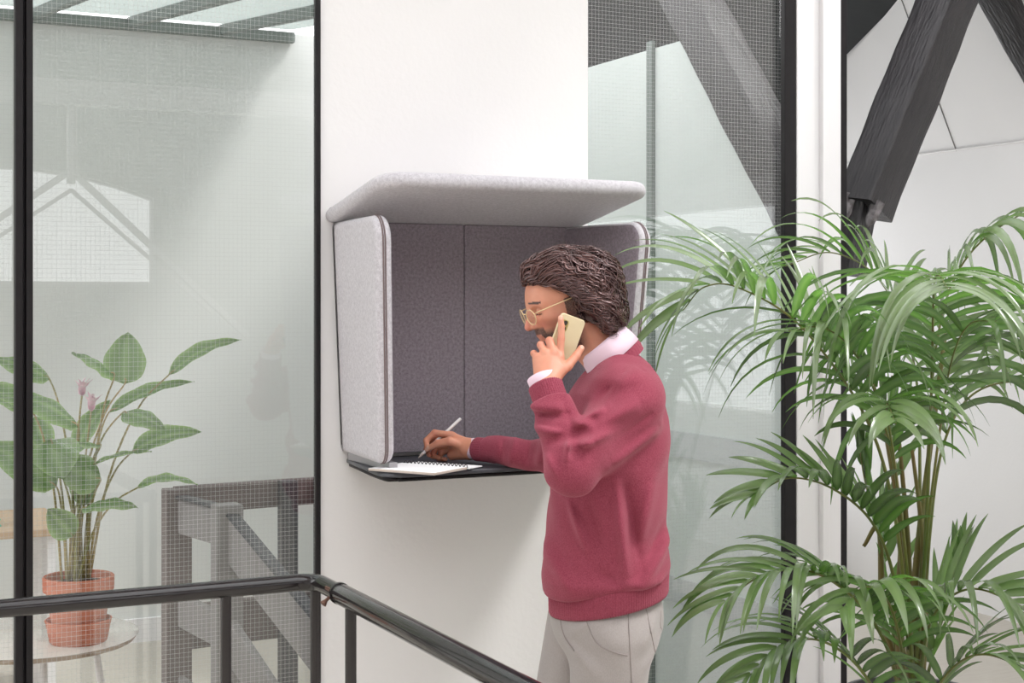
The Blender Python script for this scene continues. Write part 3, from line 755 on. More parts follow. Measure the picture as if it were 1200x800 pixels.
for (px, py, tilt_) in ((96, 462, -.2), (107, 480, .15)):
    top = wd(px, py, 4.28)
    bs = pc + Vector((random.uniform(-.03, .03), random.uniform(-.03, .03), .175)); dx = top - bs
    fl = empty('flower', (0, 0, 0)); fl.parent = pp
    lm = MB(); pth = catmull([bs, bs + Vector((dx.x*.3, dx.y*.3, dx.z*.5)), top], 8); lm.tube(pth, [.0028]*len(pth), 8); o = lm.build('stalk', M['greenstem'], fl, smooth=True, off=pc); o.location = (0, 0, 0)
    lm = MB()
    lfs = []
    for k in range(14):
        a = k*2.4; sp = .25 + .5*(k % 3)/2
        d = (Vector((math.cos(a)*sp, math.sin(a)*sp, 1))).normalized()
        bleaf(lm, top - Vector((0, 0, .006)), top + d*random.uniform(.036, .056), .019, Vector((-math.cos(a), -math.sin(a), .3)), .1, .3, .5, 6, 4)
    o = lm.build('petals', M['petal'], fl, smooth=True, off=pc); o.location = (0, 0, 0)
tag(pp, 'leafy green plant with two pink flowers in a terracotta pot', 'plant')

# far desk with folder at the left edge
dk = wd(-60, 352, 5.9); dk.z = 0
ds = empty('beech_desk', dk)
TD = 1.6 - (628 - 352)*5.6/F
m = MB(); m.box((-.7, -.3, TD - .03), (.42, .32, TD)); m.build('desktop', M['beech'], ds, bevel=.003)
for x in (-.66, .34):
    m = MB(); m.box((x, -.27, 0), (x + .03, .28, TD - .03)); m.build('leg_panel', M['trimw'], ds, bevel=.002)
tag(ds, 'beech desk with white panel legs seen at the far left edge', 'desk')
fo = empty('teal_folder', dk + Vector((.02, -.05, TD)))
m = MB(); m.box((-.16, -.11, 0), (.16, .11, .004)); m.box((-.155, -.105, .0245), (.158, .105, .028)); m.box((-.16, -.11, .004), (-.156, .11, .028)); m.build('cover', M['teal'], fo, bevel=.001)
m = MB(); m.box((-.154, -.103, .0045), (.15, .103, .024)); m.build('pages', M['paper'], fo)
tag(fo, 'teal folder lying on the beech desk', 'folder')
# ================================================================ SURFACES FROM DISTANCE FIELDS
def surface(f, lo, hi, h):
    """naive surface nets: quads round every sign-changing grid edge of f(P)"""
    lo = np.array(lo, float); n = np.ceil((np.array(hi) - lo)/h).astype(int) + 1
    ax = [lo[i] + h*np.arange(n[i]) for i in range(3)]
    D = np.empty(n, np.float32)
    for i0 in range(0, n[0], 16):
        X, Y, Z = np.meshgrid(ax[0][i0:i0+16], ax[1], ax[2], indexing='ij')
        D[i0:i0+16] = f(np.stack([X, Y, Z], -1))
    s = D < 0
    c = np.zeros(tuple(n - 1), np.int8)
    for dx in (0, 1):
        for dy in (0, 1):
            for dz in (0, 1): c += s[dx:n[0]-1+dx, dy:n[1]-1+dy, dz:n[2]-1+dz]
    cells = np.argwhere((c > 0) & (c < 8)); idx = -np.ones(tuple(n - 1), np.int64); idx[tuple(cells.T)] = np.arange(len(cells))
    acc = np.zeros((len(cells), 3)); cnt = np.zeros(len(cells))
    cor = [(a, b, d) for a in (0, 1) for b in (0, 1) for d in (0, 1)]
    for a in cor:
        for k in range(3):
            if a[k]: continue
            b = list(a); b[k] = 1
            pa = cells + a; pb = cells + b
            da = D[tuple(pa.T)]; db = D[tuple(pb.T)]
            msk = (da < 0) != (db < 0)
            t = np.where(msk, da/np.where(msk, da - db, 1), 0)
            p = np.tile(np.array(a, float), (len(cells), 1)); p[:, k] += t
            acc[msk] += p[msk]; cnt[msk] += 1
    V = lo + h*(cells + acc/cnt[:, None])
    fs = []
    for k in range(3):
        u, v = (k+1) % 3, (k+2) % 3
        sl0 = [slice(None)]*3; sl1 = [slice(None)]*3; sl0[k] = slice(0, n[k]-1); sl1[k] = slice(1, n[k])
        a = s[tuple(sl0)]; b = s[tuple(sl1)]
        e = np.argwhere(a != b); e = e[(e[:, u] > 0) & (e[:, v] > 0) & (e[:, u] < n[u]-1) & (e[:, v] < n[v]-1)]
        inside = a[tuple(e.T)]
        q = []
        for du, dv in ((1, 1), (0, 1), (0, 0), (1, 0)):
            g = e.copy(); g[:, u] -= du; g[:, v] -= dv; q.append(idx[tuple(g.T)])
        q = np.stack(q, 1); q[~inside] = q[~inside][:, ::-1]; fs.append(q)
    return V, np.concatenate(fs)
def smin(a, b, k): 
    h = np.clip(.5 + .5*(b - a)/k, 0, 1); return b + (a - b)*h - k*h*(1 - h)
def smax(a, b, k): return -smin(-a, -b, k)
def cap(P, a, b, r1, r2=None):
    a = np.array(a, float); b = np.array(b, float); r2 = r1 if r2 is None else r2
    d = b - a; t = np.clip(((P - a) @ d)/(d @ d), 0, 1)
    return np.linalg.norm(P - a - t[..., None]*d, axis=-1) - (r1 + (r2 - r1)*t)
def ell(P, c, r, R=None):
    q = P - np.array(c, float)
    if R is not None: q = q @ R
    r = np.array(r, float); k0 = np.linalg.norm(q/r, axis=-1); k1 = np.linalg.norm(q/(r*r), axis=-1)
    return k0*(k0 - 1)/np.maximum(k1, 1e-6)
def to_mesh(name, V, Fq, mat, parent, smooth_it=2, attr=None, drop=None):
    if drop is not None:
        keep = ~drop(V); ok = keep[Fq].all(1); Fq = Fq[ok]
        used = np.unique(Fq); mp = -np.ones(len(V), int); mp[used] = np.arange(len(used)); V = V[used]; Fq = mp[Fq]
    e = np.concatenate([Fq[:, [0, 1]], Fq[:, [1, 2]], Fq[:, [2, 3]], Fq[:, [3, 0]]]); e = np.concatenate([e, e[:, ::-1]])
    for lam in [.5]*smooth_it:
        S = np.zeros_like(V); c = np.zeros(len(V)); np.add.at(S, e[:, 0], V[e[:, 1]]); np.add.at(c, e[:, 0], 1)
        V = V + lam*(S/np.maximum(c, 1)[:, None] - V)
    me = bpy.data.meshes.new(name); me.from_pydata(V.tolist(), [], Fq.tolist())
    for m_ in (mat if isinstance(mat, list) else [mat]): me.materials.append(m_)
    me.polygons.foreach_set('use_smooth', [True]*len(me.polygons))
    if attr is not None:
        ca = me.color_attributes.new('tint', 'FLOAT_COLOR', 'POINT'); ca.data.foreach_set('color', attr(V).astype(np.float32).ravel())
    me.update()
    o = bpy.data.objects.new(name, me); C.objects.link(o); o.parent = parent
    return o

# ================================================================ PERSON
# body frame: x = right across the view, y = away, z = up; the root stands on the floor under the hips
A0, B0 = .205, 3.60
def L(px, py, z, dz=0): c = cl(px, py, z); return np.array((c.x - A0, c.y - B0, c.z))
rp = CAM + RT*A0 + FW*B0
man = empty('person', (rp.x, rp.y, 0), -YAW)

def skin_mat():
    t = NT('skin')
    at = t.n('ShaderNodeAttribute', attribute_name='tint'); sp = t.n('ShaderNodeSeparateColor'); t.l(at.outputs['Color'], sp.inputs[0])
    tc = t.n('ShaderNodeTexCoord'); nz = t.n('ShaderNodeTexNoise'); nz.inputs['Scale'].default_value = 40; nz.inputs['Detail'].default_value = 5; t.l(tc.outputs['Object'], nz.inputs['Vector'])
    m0 = t.n('ShaderNodeMix', data_type='RGBA'); m0.inputs[6].default_value = rgb(212, 156, 128); m0.inputs[7].default_value = rgb(196, 132, 106); t.l(nz.outputs['Fac'], m0.inputs[0])
    m1 = t.n('ShaderNodeMix', data_type='RGBA'); t.l(sp.outputs[1], m1.inputs[0]); t.l(m0.outputs[2], m1.inputs[6]); m1.inputs[7].default_value = rgb(196, 104, 92)
    n2 = t.n('ShaderNodeTexNoise'); n2.inputs['Scale'].default_value = 500; t.l(tc.outputs['Object'], n2.inputs['Vector'])
    bf = t.math('MULTIPLY', sp.outputs[0], t.math('MULTIPLY_ADD', n2.outputs['Fac'], 1.2)); 
    m2 = t.n('ShaderNodeMix', data_type='RGBA'); t.l(bf, m2.inputs[0]); t.l(m1.outputs[2], m2.inputs[6]); m2.inputs[7].default_value = rgb(62, 40, 36)
    m3 = t.n('ShaderNodeMix', data_type='RGBA'); t.l(sp.outputs[2], m3.inputs[0]); t.l(m2.outputs[2], m3.inputs[6]); m3.inputs[7].default_value = rgb(214, 168, 148)
    b = t.n('ShaderNodeBsdfPrincipled'); b.inputs['Roughness'].default_value = .48; b.inputs['Subsurface Weight'].default_value = .25
    b.inputs['Subsurface Radius'].default_value = (.01, .004, .002); b.inputs['Subsurface Scale'].default_value = 1
    t.l(m3.outputs[2], b.inputs['Base Color'])
    bp = t.n('ShaderNodeBump'); bp.inputs['Distance'].default_value = .0004; t.l(n2.outputs['Fac'], bp.inputs['Height']); t.l(bp.outputs[0], b.inputs['Normal'])
    t.l(b.outputs[0], t.out.inputs['Surface']); return t.m
M['skin'] = skin_mat()

# ---- head frame
HO = L(661, 345, 3.60)
hy_, hp_ = math.radians(-17), math.radians(21)      # small turn towards the viewer, chin down
fv = np.array((-math.cos(hy_)*math.cos(hp_), math.sin(hy_)*math.cos(hp_), -math.sin(hp_)))
uv_ = np.array((-math.cos(hy_)*math.sin(hp_), math.sin(hy_)*math.sin(hp_), math.cos(hp_)))
sv = np.array((-math.sin(hy_), -math.cos(hy_), 0))  # towards the viewer (his left)
HR = np.stack([fv, sv, uv_], 1)
def H(f, s, u): return HO + fv*f + sv*s + uv_*u
def head_sdf(P):
    Q = (P - HO) @ HR                       # f, s, u
    Qa = Q.copy(); Qa[..., 1] = np.abs(Qa[..., 1])
    d = ell(Q, (-.008, 0, .012), (.097, .077, .087))
    d = smin(d, ell(Q, (.035, 0, -.02), (.062, .062, .075)), .03)          # forehead / mid face
    d = smin(d, ell(Q, (.040, 0, -.075), (.050, .050, .048)), .03)         # lower face
    d = smin(d, cap(Qa, (.0, .052, -.055), (.062, .018, -.105), .014, .014), .03)   # jaw line
    d = smin(d, ell(Q, (.078, 0, -.108), (.020, .022, .017)), .018)        # chin
    d = smin(d, cap(Qa, (.082, .0, .006), (.070, .045, .004), .012, .010), .012)    # brow ridge
    d = smin(d, ell(Qa, (.062, .042, -.032), (.024, .022, .018)), .018)    # cheekbones
    d = smax(d, -ell(Qa, (.096, .031, -.012), (.016, .018, .012)), .012)   # eye sockets
    d = smin(d, ell(Qa, (.076, .031, -.013), (.0135, .0155, .0115)), .004) # lids
    d = smin(d, cap(Q, (.090, 0, .0), (.112, 0, -.038), .006, .0085), .012)  # nose bridge
    d = smin(d, ell(Q, (.110, 0, -.043), (.0125, .0105, .009)), .006)      # nose tip
    d = smin(d, ell(Qa, (.099, .011, -.045), (.010, .0072, .0075)), .005)  # nostril wings
    d = smin(d, ell(Q, (.084, 0, -.065), (.014, .022, .012)), .012)        # upper lip mass
    d = smin(d, ell(Q, (.0925, 0, -.0715), (.0065, .020, .0042)), .004)
    d = smin(d, ell(Q, (.0895, 0, -.0800), (.007, .017, .0050)), .004)
    # ear
    e = ell(Qa, (-.008, .079, -.020), (.018, .008, .031)); e = smax(e, -ell(Qa, (-.004, .088, -.018), (.010, .007, .018)), .004)
    d = smin(d, e, .006)
    # neck down into the shirt
    d = smin(d, cap(P, H(-.028, 0, -.055), L(724, 432, 3.60), .052, .058), .03)
    d = smin(d, cap(P, H(.02, 0, -.09), L(711, 428, 3.60), .030, .036), .035)
    return d
def head_tint(V):
    Q = (V - HO) @ HR; f, s, u = Q[:, 0], np.abs(Q[:, 1]), Q[:, 2]
    sm = lambda a, b, x: np.clip((x - a)/(b - a), 0, 1)
    beard = sm(-.055, -.072, u - .35*np.clip(.06 - f, 0, .1)*0 )*sm(-.005, .02, f)*sm(-.15, -.12, u)
    beard = np.maximum(beard*.85, sm(-.048, -.054, u)*sm(.07, .08, f)*.8*(s < .032))
    beard = np.maximum(beard, .8*(np.abs(f - .014) < .016)*(u < .0)*(u > -.075)*(s > .055))
    lip = (f > .086)*(np.abs(u + .076) < .0095)*(s < .021)
    beard = np.where(lip, .12, beard)
    brow = (np.abs(u - .012 + .1*(s - .03)**1) < .0030)*(s > .012)*(s < .052)*(f > .05)
    lash = (np.abs(u + .018) < .0016)*(s > .017)*(s < .046)*(f > .06)
    r = np.maximum(beard, np.maximum(brow*.95, lash*.9)); g = np.where(lip, .45, .12 + .4*np.exp(-((u + .04)**2/.0003 + (s - .04)**2/.0005)) + .3*(f > .112)); g = np.clip(g, 0, 1)
    return np.stack([r, g, np.zeros_like(r), np.ones_like(r)], 1)

def hand(P, fingers, palm, kk=.007, kp=.014):
    d = None
    for a, b, r1, r2 in palm:
        c = cap(P, a, b, r1, r2); d = c if d is None else smin(d, c, kp)
    for chain in fingers:
        fd = None
        for (a, ra), (b, rb) in zip(chain, chain[1:]):
            c = cap(P, a, b, ra, rb); fd = c if fd is None else smin(fd, c, .003)
        d = smin(d, fd, kk)
    return d
# left hand: back towards the viewer, index laid along the phone, thumb under its edge
lw = L(641, 452, 3.41)
LF = [
 [(L(656, 419, 3.452), .0095), (L(657.5, 397, 3.462), .0088), (L(658, 383, 3.467), .0078), (L(657, 372.5, 3.470), .0068)],
 [(L(649, 415, 3.445), .0095), (L(644, 399, 3.462), .0092), (L(647, 403, 3.484), .0080), (L(653, 408, 3.492), .0070)],
 [(L(639, 415, 3.446), .0092), (L(633.5, 404, 3.466), .0088), (L(636, 409, 3.486), .0078), (L(642, 414, 3.493), .0070)],
 [(L(630, 420, 3.450), .0085), (L(625.5, 414, 3.468), .0080), (L(628, 420, 3.484), .0070), (L(634, 425, 3.490), .0062)],
 [(L(653, 438, 3.425), .0120), (L(665, 429, 3.444), .0118), (L(675, 417, 3.462), .0098), (L(681, 408, 3.474), .0080)],
]
LP = [(lw, L(654, 421, 3.448), .020, .0135), (lw, L(647, 419, 3.443), .021, .013), (lw, L(638, 419, 3.444), .020, .013), (L(635, 450, 3.412), L(630, 422, 3.448), .017, .0125), (L(647, 445, 3.415), L(657, 433, 3.432), .018, .014),
      (lw, L(653, 492, 3.385), .0235, .030)]
def lhand_sdf(P): 
    d = hand(P, LF, LP)
    for k in range(4):      # knuckles
        d = smin(d, ell(P, LF[k][0][0] + np.array((0, -.002, .003)), (.0095, .0085, .0095)), .006)
    return d
# right hand: pinching the pen over the notebook
RWr = L(551, 525, 4.205)
RF = [
 [(L(530, 510, 4.235), .0105), (L(509, 507, 4.243), .0095), (L(499.5, 516, 4.240), .0085), (L(500.5, 527, 4.232), .0070)],
 [(L(529, 513, 4.255), .0105), (L(506, 515, 4.266), .0095), (L(500, 526, 4.262), .0085), (L(503, 533, 4.252), .0070)],
 [(L(530, 519, 4.272), .0100), (L(510, 524, 4.280), .0092), (L(507, 534, 4.268), .0080), (L(515, 536.5, 4.255), .0070)],
 [(L(533, 525, 4.280), .0092), (L(517, 530, 4.285), .0085), (L(515, 537.5, 4.272), .0072), (L(522, 538, 4.258), .0064)],
 [(L(541, 521, 4.205), .0130), (L(527, 516.5, 4.205), .0120), (L(513, 519, 4.216), .0100), (L(503.5, 524.5, 4.226), .0080)],
]
RP = [(RWr, L(529, 512, 4.237), .021, .0145), (RWr, L(529, 515, 4.255), .021, .0145), (RWr, L(531, 521, 4.270), .020, .014), (L(551, 528, 4.215), L(534, 528, 4.274), .020, .0135), (L(550, 530, 4.21), L(530, 533, 4.25), .019, .015), (RWr, L(590, 527, 4.13), .0245, .031)]
def rhand_sdf(P): return hand(P, RF, RP)
def nails(fingers, idx, hint):
    def f(V):
        out = np.zeros(len(V))
        for k in idx:
            a, b = fingers[k][-2][0], fingers[k][-1][0]; d = b - a; d = d/np.linalg.norm(d); h = hint - d*(hint @ d); h = h/np.linalg.norm(h)
            c = b + d*.001 + h*.006; out = np.maximum(out, (np.linalg.norm((V - c)/np.array((1, 1, 1)), axis=1) < .0058))
        r = np.zeros(len(V)); kn = np.zeros(len(V)) + .15
        for ch in fingers:
            for (p_, r_) in ch[:2]: kn = np.maximum(kn, .5*np.exp(-np.sum((V - p_)**2, 1)/.00016))
        return np.stack([r, kn, out, np.ones(len(V))], 1)
    return f

# ---- torso
def T(px, py, z=3.6): c = cl(px, py, z); return c.x - A0, c.z
TZ = np.array([T(0, y)[1] for y in (408, 416, 426, 440, 460, 490, 530, 580, 620, 650, 672, 690, 706)])[::-1]
def tx(vals): return np.array([(v - 600)*3.6/F - A0 for v in vals])[::-1]
TL = tx((712, 702, 692, 682, 668, 656, 648, 644, 642, 638, 635, 637, 644))
TR = tx((738, 750, 762, 770, 777, 783, 784, 782, 781, 784, 787, 786, 782))
TB = np.array((.060, .085, .125, .168, .196, .208, .206, .196, .188, .186, .184, .180, .172))[::-1]
def torso(P):
    z = P[..., 2]; l = np.interp(z, TZ, TL); r = np.interp(z, TZ, TR); b = np.interp(z, TZ, TB)
    cx = (l + r)/2; ra = (r - l)/2
    x = np.abs(P[..., 0] - cx)/ra; y = np.abs(P[..., 1] - .0)/b
    k = (x**2.3 + y**2.3)**(1/2.3)
    d = (k - 1)*np.minimum(ra, b)*.9
    d = smax(d, z - TZ[-1], .02); return smax(d, (.912 + .19*(P[..., 0]) - z), .02)
SL, EL, WL = L(742, 474, 3.45), L(672, 549, 3.335), L(646, 472, 3.402)
SR, ER, WR = L(724, 462, 3.76), L(650, 533, 4.01), L(571, 527, 4.168)
rs = np.random.RandomState(4)
NW = [(rs.normal(size=3)*w, rs.uniform(0, 6.28), a) for w, a in [(9, .0022)]*5 + [(20, .0013)]*6 + [(42, .0006)]*6]
def wob(P): 
    return sum(a*np.sin(P @ k + ph) for k, ph, a in NW)
FOLD = []   # soft folds: (a, b, width, height); negative height is a valley
def ridge(a, b, w, h): FOLD.append((a, b, w, h))
def folds(P, F_):
    out = 0
    for a, b, w, h in F_:
        W = np.array((1, .28, 1)); d = (b - a)*W; X_ = (P - a)*W; t = (X_ @ d)/(d @ d); tc_ = np.clip(t, 0, 1)
        q = np.linalg.norm(X_ - tc_[..., None]*d, axis=-1)
        out = out + h*(np.exp(-(q/w)**2) if h > 0 else np.exp(-(q/(w*.7))))*np.sin(np.pi*np.clip(t, .04, .96))**.6
    return out
# inner elbow: deep crease with folds fanning to the upper arm and the forearm
ridge(L(650, 512, 3.29), L(684, 508, 3.27), .013, -.016)
ridge(L(668, 496, 3.30), L(700, 500, 3.28), .014, .012); ridge(L(660, 522, 3.27), L(700, 520, 3.26), .013, .010)
ridge(L(668, 506, 3.28), L(664, 545, 3.265), .010, .009); ridge(L(677, 512, 3.27), L(682, 545, 3.265), .010, -.008)
ridge(L(624, 500, 3.35), L(662, 506, 3.31), .012, .010); ridge(L(622, 486, 3.37), L(662, 490, 3.335), .010, -.009); ridge(L(618, 476, 3.385), L(664, 478, 3.36), .011, .009)
ridge(L(636, 530, 3.30), L(655, 560, 3.28), .012, .007)
ridge(L(660, 470, 3.35), L(674, 510, 3.27), .010, -.016); ridge(L(674, 508, 3.27), L(706, 494, 3.29), .009, -.012); ridge(L(674, 510, 3.27), L(668, 540, 3.262), .009, -.011)
ridge(L(678, 492, 3.30), L(712, 476, 3.34), .012, .010); ridge(L(684, 520, 3.265), L(722, 506, 3.30), .012, .008); ridge(L(682, 478, 3.33), L(700, 455, 3.40), .010, -.008)
ridge(L(622, 494, 3.36), L(668, 504, 3.29), .008, -.010); ridge(L(640, 520, 3.31), L(668, 514, 3.28), .008, -.009); ridge(L(616, 481, 3.385), L(664, 484, 3.35), .007, -.010)
# upper arm
ridge(L(700, 500, 3.28), L(752, 470, 3.37), .018, .009); ridge(L(712, 528, 3.30), L(768, 480, 3.41), .016, -.008); ridge(L(716, 548, 3.33), L(775, 500, 3.44), .014, .009)
ridge(L(720, 452, 3.40), L(752, 436, 3.43), .016, .006); ridge(L(690, 478, 3.36), L(722, 448, 3.44), .014, -.007)
# raglan seam line
ridge(L(742, 412, 3.46), L(772, 470, 3.43), .004, -.003); ridge(L(742, 412, 3.46), L(716, 470, 3.38), .004, -.003)
# drape of the body
ridge(L(722, 565, 3.42), L(735, 682, 3.42), .012, .010); ridge(L(734, 570, 3.42), L(752, 670, 3.43), .015, -.009)
ridge(L(764, 560, 3.46), L(748, 640, 3.43), .016, .009); ridge(L(786, 625, 3.53), L(752, 684, 3.43), .014, .012); ridge(L(783, 610, 3.50), L(762, 650, 3.45), .012, -.008)
ridge(L(664, 585, 3.43), L(690, 650, 3.42), .010, .007); ridge(L(690, 585, 3.42), L(704, 640, 3.42), .012, -.006)
ridge(L(640, 640, 3.52), L(668, 690, 3.44), .016, .009); ridge(L(650, 684, 3.48), L(775, 682, 3.46), .014, .009); ridge(L(700, 668, 3.42), L(728, 688, 3.42), .012, -.005)
# far forearm on the desk
ridge(L(642, 512, 4.00), L(628, 548, 3.97), .012, .009); ridge(L(622, 512, 4.04), L(616, 545, 4.02), .012, -.008); ridge(L(604, 512, 4.08), L(598, 545, 4.06), .010, .008); ridge(L(590, 514, 4.10), L(588, 540, 4.09), .008, -.005)
NC = L(713, 411, 3.60); NAX = np.array((-.60, 0, .80))
def sweater_sdf(P):
    d = torso(P)
    arm = smin(cap(P, SL, EL, .073, .063), cap(P, EL, WL, .061, .047), .010)
    d = smin(d, arm, .035)
    d = smin(d, ell(P, L(738, 462, 3.49), (.066, .075, .050)), .05)
    arm2 = smin(cap(P, SR, ER, .070, .054), cap(P, ER, WR, .050, .036), .02)
    d = smin(d, arm2, .03)
    d = d - 2.0*folds(P, FOLD) + wob(P)
    # crease at the inner elbow
    # collar opening: neck cylinder cut
    q = (P - NC) @ NAX; rd = np.linalg.norm(P - NC - q[..., None]*NAX, axis=-1)
    d = smax(d, np.minimum(q + .002 + .0*rd, .10 - rd), .006); d = smax(d, -np.maximum(rd - .060, -q - .035), .005)
    # open cuffs
    for w_, e_ in ((WL, EL), (WR, ER)):
        ax = (w_ - e_)/np.linalg.norm(w_ - e_); near = np.linalg.norm(P - w_, axis=-1) < .07
        d = np.where(near, smax(d, ((P - w_) @ ax) - .004, .004), d)
    return d

def knit(name, c1, c2):
    t = NT(name)
    tc = t.n('ShaderNodeTexCoord'); nz = t.n('ShaderNodeTexNoise'); nz.inputs['Scale'].default_value = 620; nz.inputs['Detail'].default_value = 3
    mp = t.n('ShaderNodeMapping'); mp.inputs['Scale'].default_value = (1, 1, .55); t.l(tc.outputs['Object'], mp.inputs[0]); t.l(mp.outputs[0], nz.inputs['Vector'])
    mx = t.n('ShaderNodeMix', data_type='RGBA'); mx.inputs[6].default_value = c1; mx.inputs[7].default_value = c2
    r = t.n('ShaderNodeMapRange'); r.inputs['From Min'].default_value = .35; r.inputs['From Max'].default_value = .65; t.l(nz.outputs['Fac'], r.inputs['Value']); t.l(r.outputs[0], mx.inputs[0])
    b = t.n('ShaderNodeBsdfPrincipled'); b.inputs['Roughness'].default_value = .95; b.inputs['Specular IOR Level'].default_value = .12
    b.inputs['Sheen Weight'].default_value = .3; b.inputs['Sheen Roughness'].default_value = .45; b.inputs['Sheen Tint'].default_value = rgb(255, 190, 200)
    t.l(mx.outputs[2], b.inputs['Base Color'])
    bp = t.n('ShaderNodeBump'); bp.inputs['Distance'].default_value = .0009; t.l(nz.outputs['Fac'], bp.inputs['Height']); t.l(bp.outputs[0], b.inputs['Normal'])
    t.l(b.outputs[0], t.out.inputs['Surface']); return t.m
M['knit'] = knit('raspberry_knit', rgb(128, 52, 68), rgb(150, 74, 90))
M['trouser'] = pbr('pale_grey_denim', rgb(160, 153, 150), .85, noise=(500, .5), col2=rgb(138, 131, 129), bump=(700, .0005), stretch=(1, 1, .5), spec=.2, sheen=.2)
M['thread'] = pbr('grey_seam_thread', rgb(140, 130, 128), .8)

V, Q_ = surface(sweater_sdf, (-.35, -.36, .80), (.20, .68, 1.50), .0044)
sw = to_mesh('sweater', V, Q_, M['knit'], man, 1)
# ribbed cuffs, hem and neckband
def rib(name, rings_, n, amp, parent, mat=None, teeth=44):
    m = MB(); R = []
    for c, u, v, ra, rb in rings_:
        R.append([c + u*(ra + amp*math.cos(2*PI*k/n*teeth))*math.cos(2*PI*k/n) + v*(rb + amp*math.cos(2*PI*k/n*teeth))*math.sin(2*PI*k/n) for k in range(n)])
    m.rings([[Vector(p) for p in r] for r in R]); return m.build(name, mat or M['knit'], parent, smooth=True)
def basis(d):
    d = np.array(d)/np.linalg.norm(d); u = np.cross(d, (0, 1, 0)); u /= np.linalg.norm(u); return d, u, np.cross(d, u)
for w_, e_, r, ln in ((WL, EL, .0415, .060), (WR, ER, .0345, .052)):
    d, u, v = basis(w_ - e_); rg = []
    for t, rr in ((-.014, r*1.06), (-.006, r*1.02), (0, r), (.02, r*.97), (ln*.8, r*.96), (ln, r*.97), (ln + .003, r*.94), (ln + .002, r*.90), (ln*.5, r*.88)):
        c = w_ - d*.004 + d*(t - .012); rg.append((c, u, v, rr, rr))
    rib('cuff', rg, 176, .0007, sw)
    rg = [(w_ + d*(ln - (.024 if r > .04 else .03) + t*1.2), u, v, rr*1.0, rr) for t, rr in ((0, r*.80), (.014, r*.87), (.026, r*.90), (.027, r*.84), (.010, r*.78))]
    rib('shirt_cuff', rg, 64, 0, man, M['shirt'])
hc = np.array((float((TL[0] + TR[0])/2), 0, .900)); hu = np.array((1, 0, .19)); hu /= np.linalg.norm(hu); hv = np.array((0, 1, 0))
rg = []
for t, k in ((.045, .93), (.03, .985), (.02, 1.0), (.0, .99), (-.028, .985), (-.034, .97), (-.031, .95), (0, .94)):
    rg.append((hc + np.array((0, 0, t - .0)), hu, hv, .150*k, .180*k))
rib('hem', rg, 576, .0007, sw, teeth=144)

# shirt: collar round the neck
nc = NC
m = MB(); R1, R2, R3, R4, R5 = [], [], [], [], []
nn = 72
ax = NAX; cu = np.array((-.80, 0, -.60)); cv = np.array((0, -1, 0))
def collar_pt(phi, up, out):
    # phi = 0 at the throat; up along the neck axis, out from it
    return nc + ax*up + cu*math.cos(phi)*(.058 + out) + cv*math.sin(phi)*(.062 + out)
ringsC = []
for k in range(nn + 1):
    phi = .16 + (2*PI - .32)*k/nn; q = min(phi, 2*PI - phi)
    leaf = .050 + .030*math.exp(-((q - .50)/.30)**2) - .02*math.exp(-(q/.22)**2); top = .022 + .008*(1 - math.cos(phi))/2
    fwd_ = -.0
    prof = [(-.02, .006), (.0, .002), (top*.6, .0), (top, .0015), (top + .003, .005), (top - .002, .009), (top - leaf*.5, .013 + .002*math.sin(phi*5)), (top - leaf, .017 + .003*math.exp(-((q - .42)/.4)**2))]
    ringsC.append([Vector(collar_pt(phi, a, b)) for a, b in prof])
m.rings(ringsC, close=False); co_ = m.build('shirt_collar', M['shirt'], man, smooth=True)
m = MB(); R = []
for a, b_ in ((.012, .0), (.0, .001), (-.02, .001), (-.04, .003)): R.append([Vector(collar_pt(2*PI*k/64, a, b_)) for k in range(64)])
m.rings(R); m.build('shirt_yoke', M['shirt'], man, smooth=True)
sd_ = co_.modifiers.new('thickness', 'SOLIDIFY'); sd_.thickness = .0018; sd_.offset = 0
# knitted neckband under the collar
m = MB(); R = []
for a, b in ((-.034, .014), (-.018, .0165), (-.006, .015), (-.002, .011), (-.008, .007), (-.03, .005)):
    R.append([Vector(collar_pt(2*PI*k/160, a - .018 - .006*math.cos(2*PI*k/160), b + .0006*math.cos(k*PI*.5))) for k in range(160)])
m.rings(R); m.build('neckband', M['knit'], sw, smooth=True)

# ---- trousers
hipz = .88
HL, HRt = L(716, 712, 3.52), L(694, 712, 3.66)
KL, KR = np.array((.005, -.085, .49)), np.array((-.10, .085, .49)); AL, AR = np.array((.055, -.095, .085)), np.array((-.055, .10, .085))
def trousers_sdf(P):
    d = ell(P, (L(712, 700, 3.6)[0], 0, .840), (.138, .166, .135))
    hl = np.array((.035, -.085, .80)); hr_ = np.array((-.02, .085, .80))
    d = smin(d, cap(P, hl, KL, .100, .072), .03); d2 = cap(P, hr_, KR, .098, .072); d = smin(d, d2, .018)
    d = smin(d, cap(P, KL, AL, .070, .056), .02); d = smin(d, cap(P, KR, AR, .070, .056), .02)
    d = smax(d, P[..., 2] - .93, .004); d = smax(d, .06 - P[..., 2], .004)
    return d - folds(P, TF) + wob(P*1.3)*.45
TF = [(L(652, 738, 3.50), L(706, 796, 3.44), .013, .009), (L(690, 728, 3.45), L(664, 742, 3.49), .010, .007), (L(668, 745, 3.48), L(700, 775, 3.45), .010, -.008), (L(772, 715, 3.50), L(748, 762, 3.45), .012, .007), (L(778, 745, 3.50), L(752, 790, 3.46), .012, .008),
 (KL + np.array((-.06, -.05, .03)), KL + np.array((.05, -.06, -.01)), .014, .009), (KL + np.array((-.05, -.06, -.03)), KL + np.array((.05, -.06, .03)), .012, -.007), (KR + np.array((-.06, -.05, .02)), KR + np.array((.03, -.07, .0)), .014, .008), (AL + np.array((-.05, -.05, .06)), AL + np.array((.05, -.05, .04)), .012, .009), (AR + np.array((-.05, -.05, .06)), AR + np.array((.05, -.05, .04)), .012, .009)]
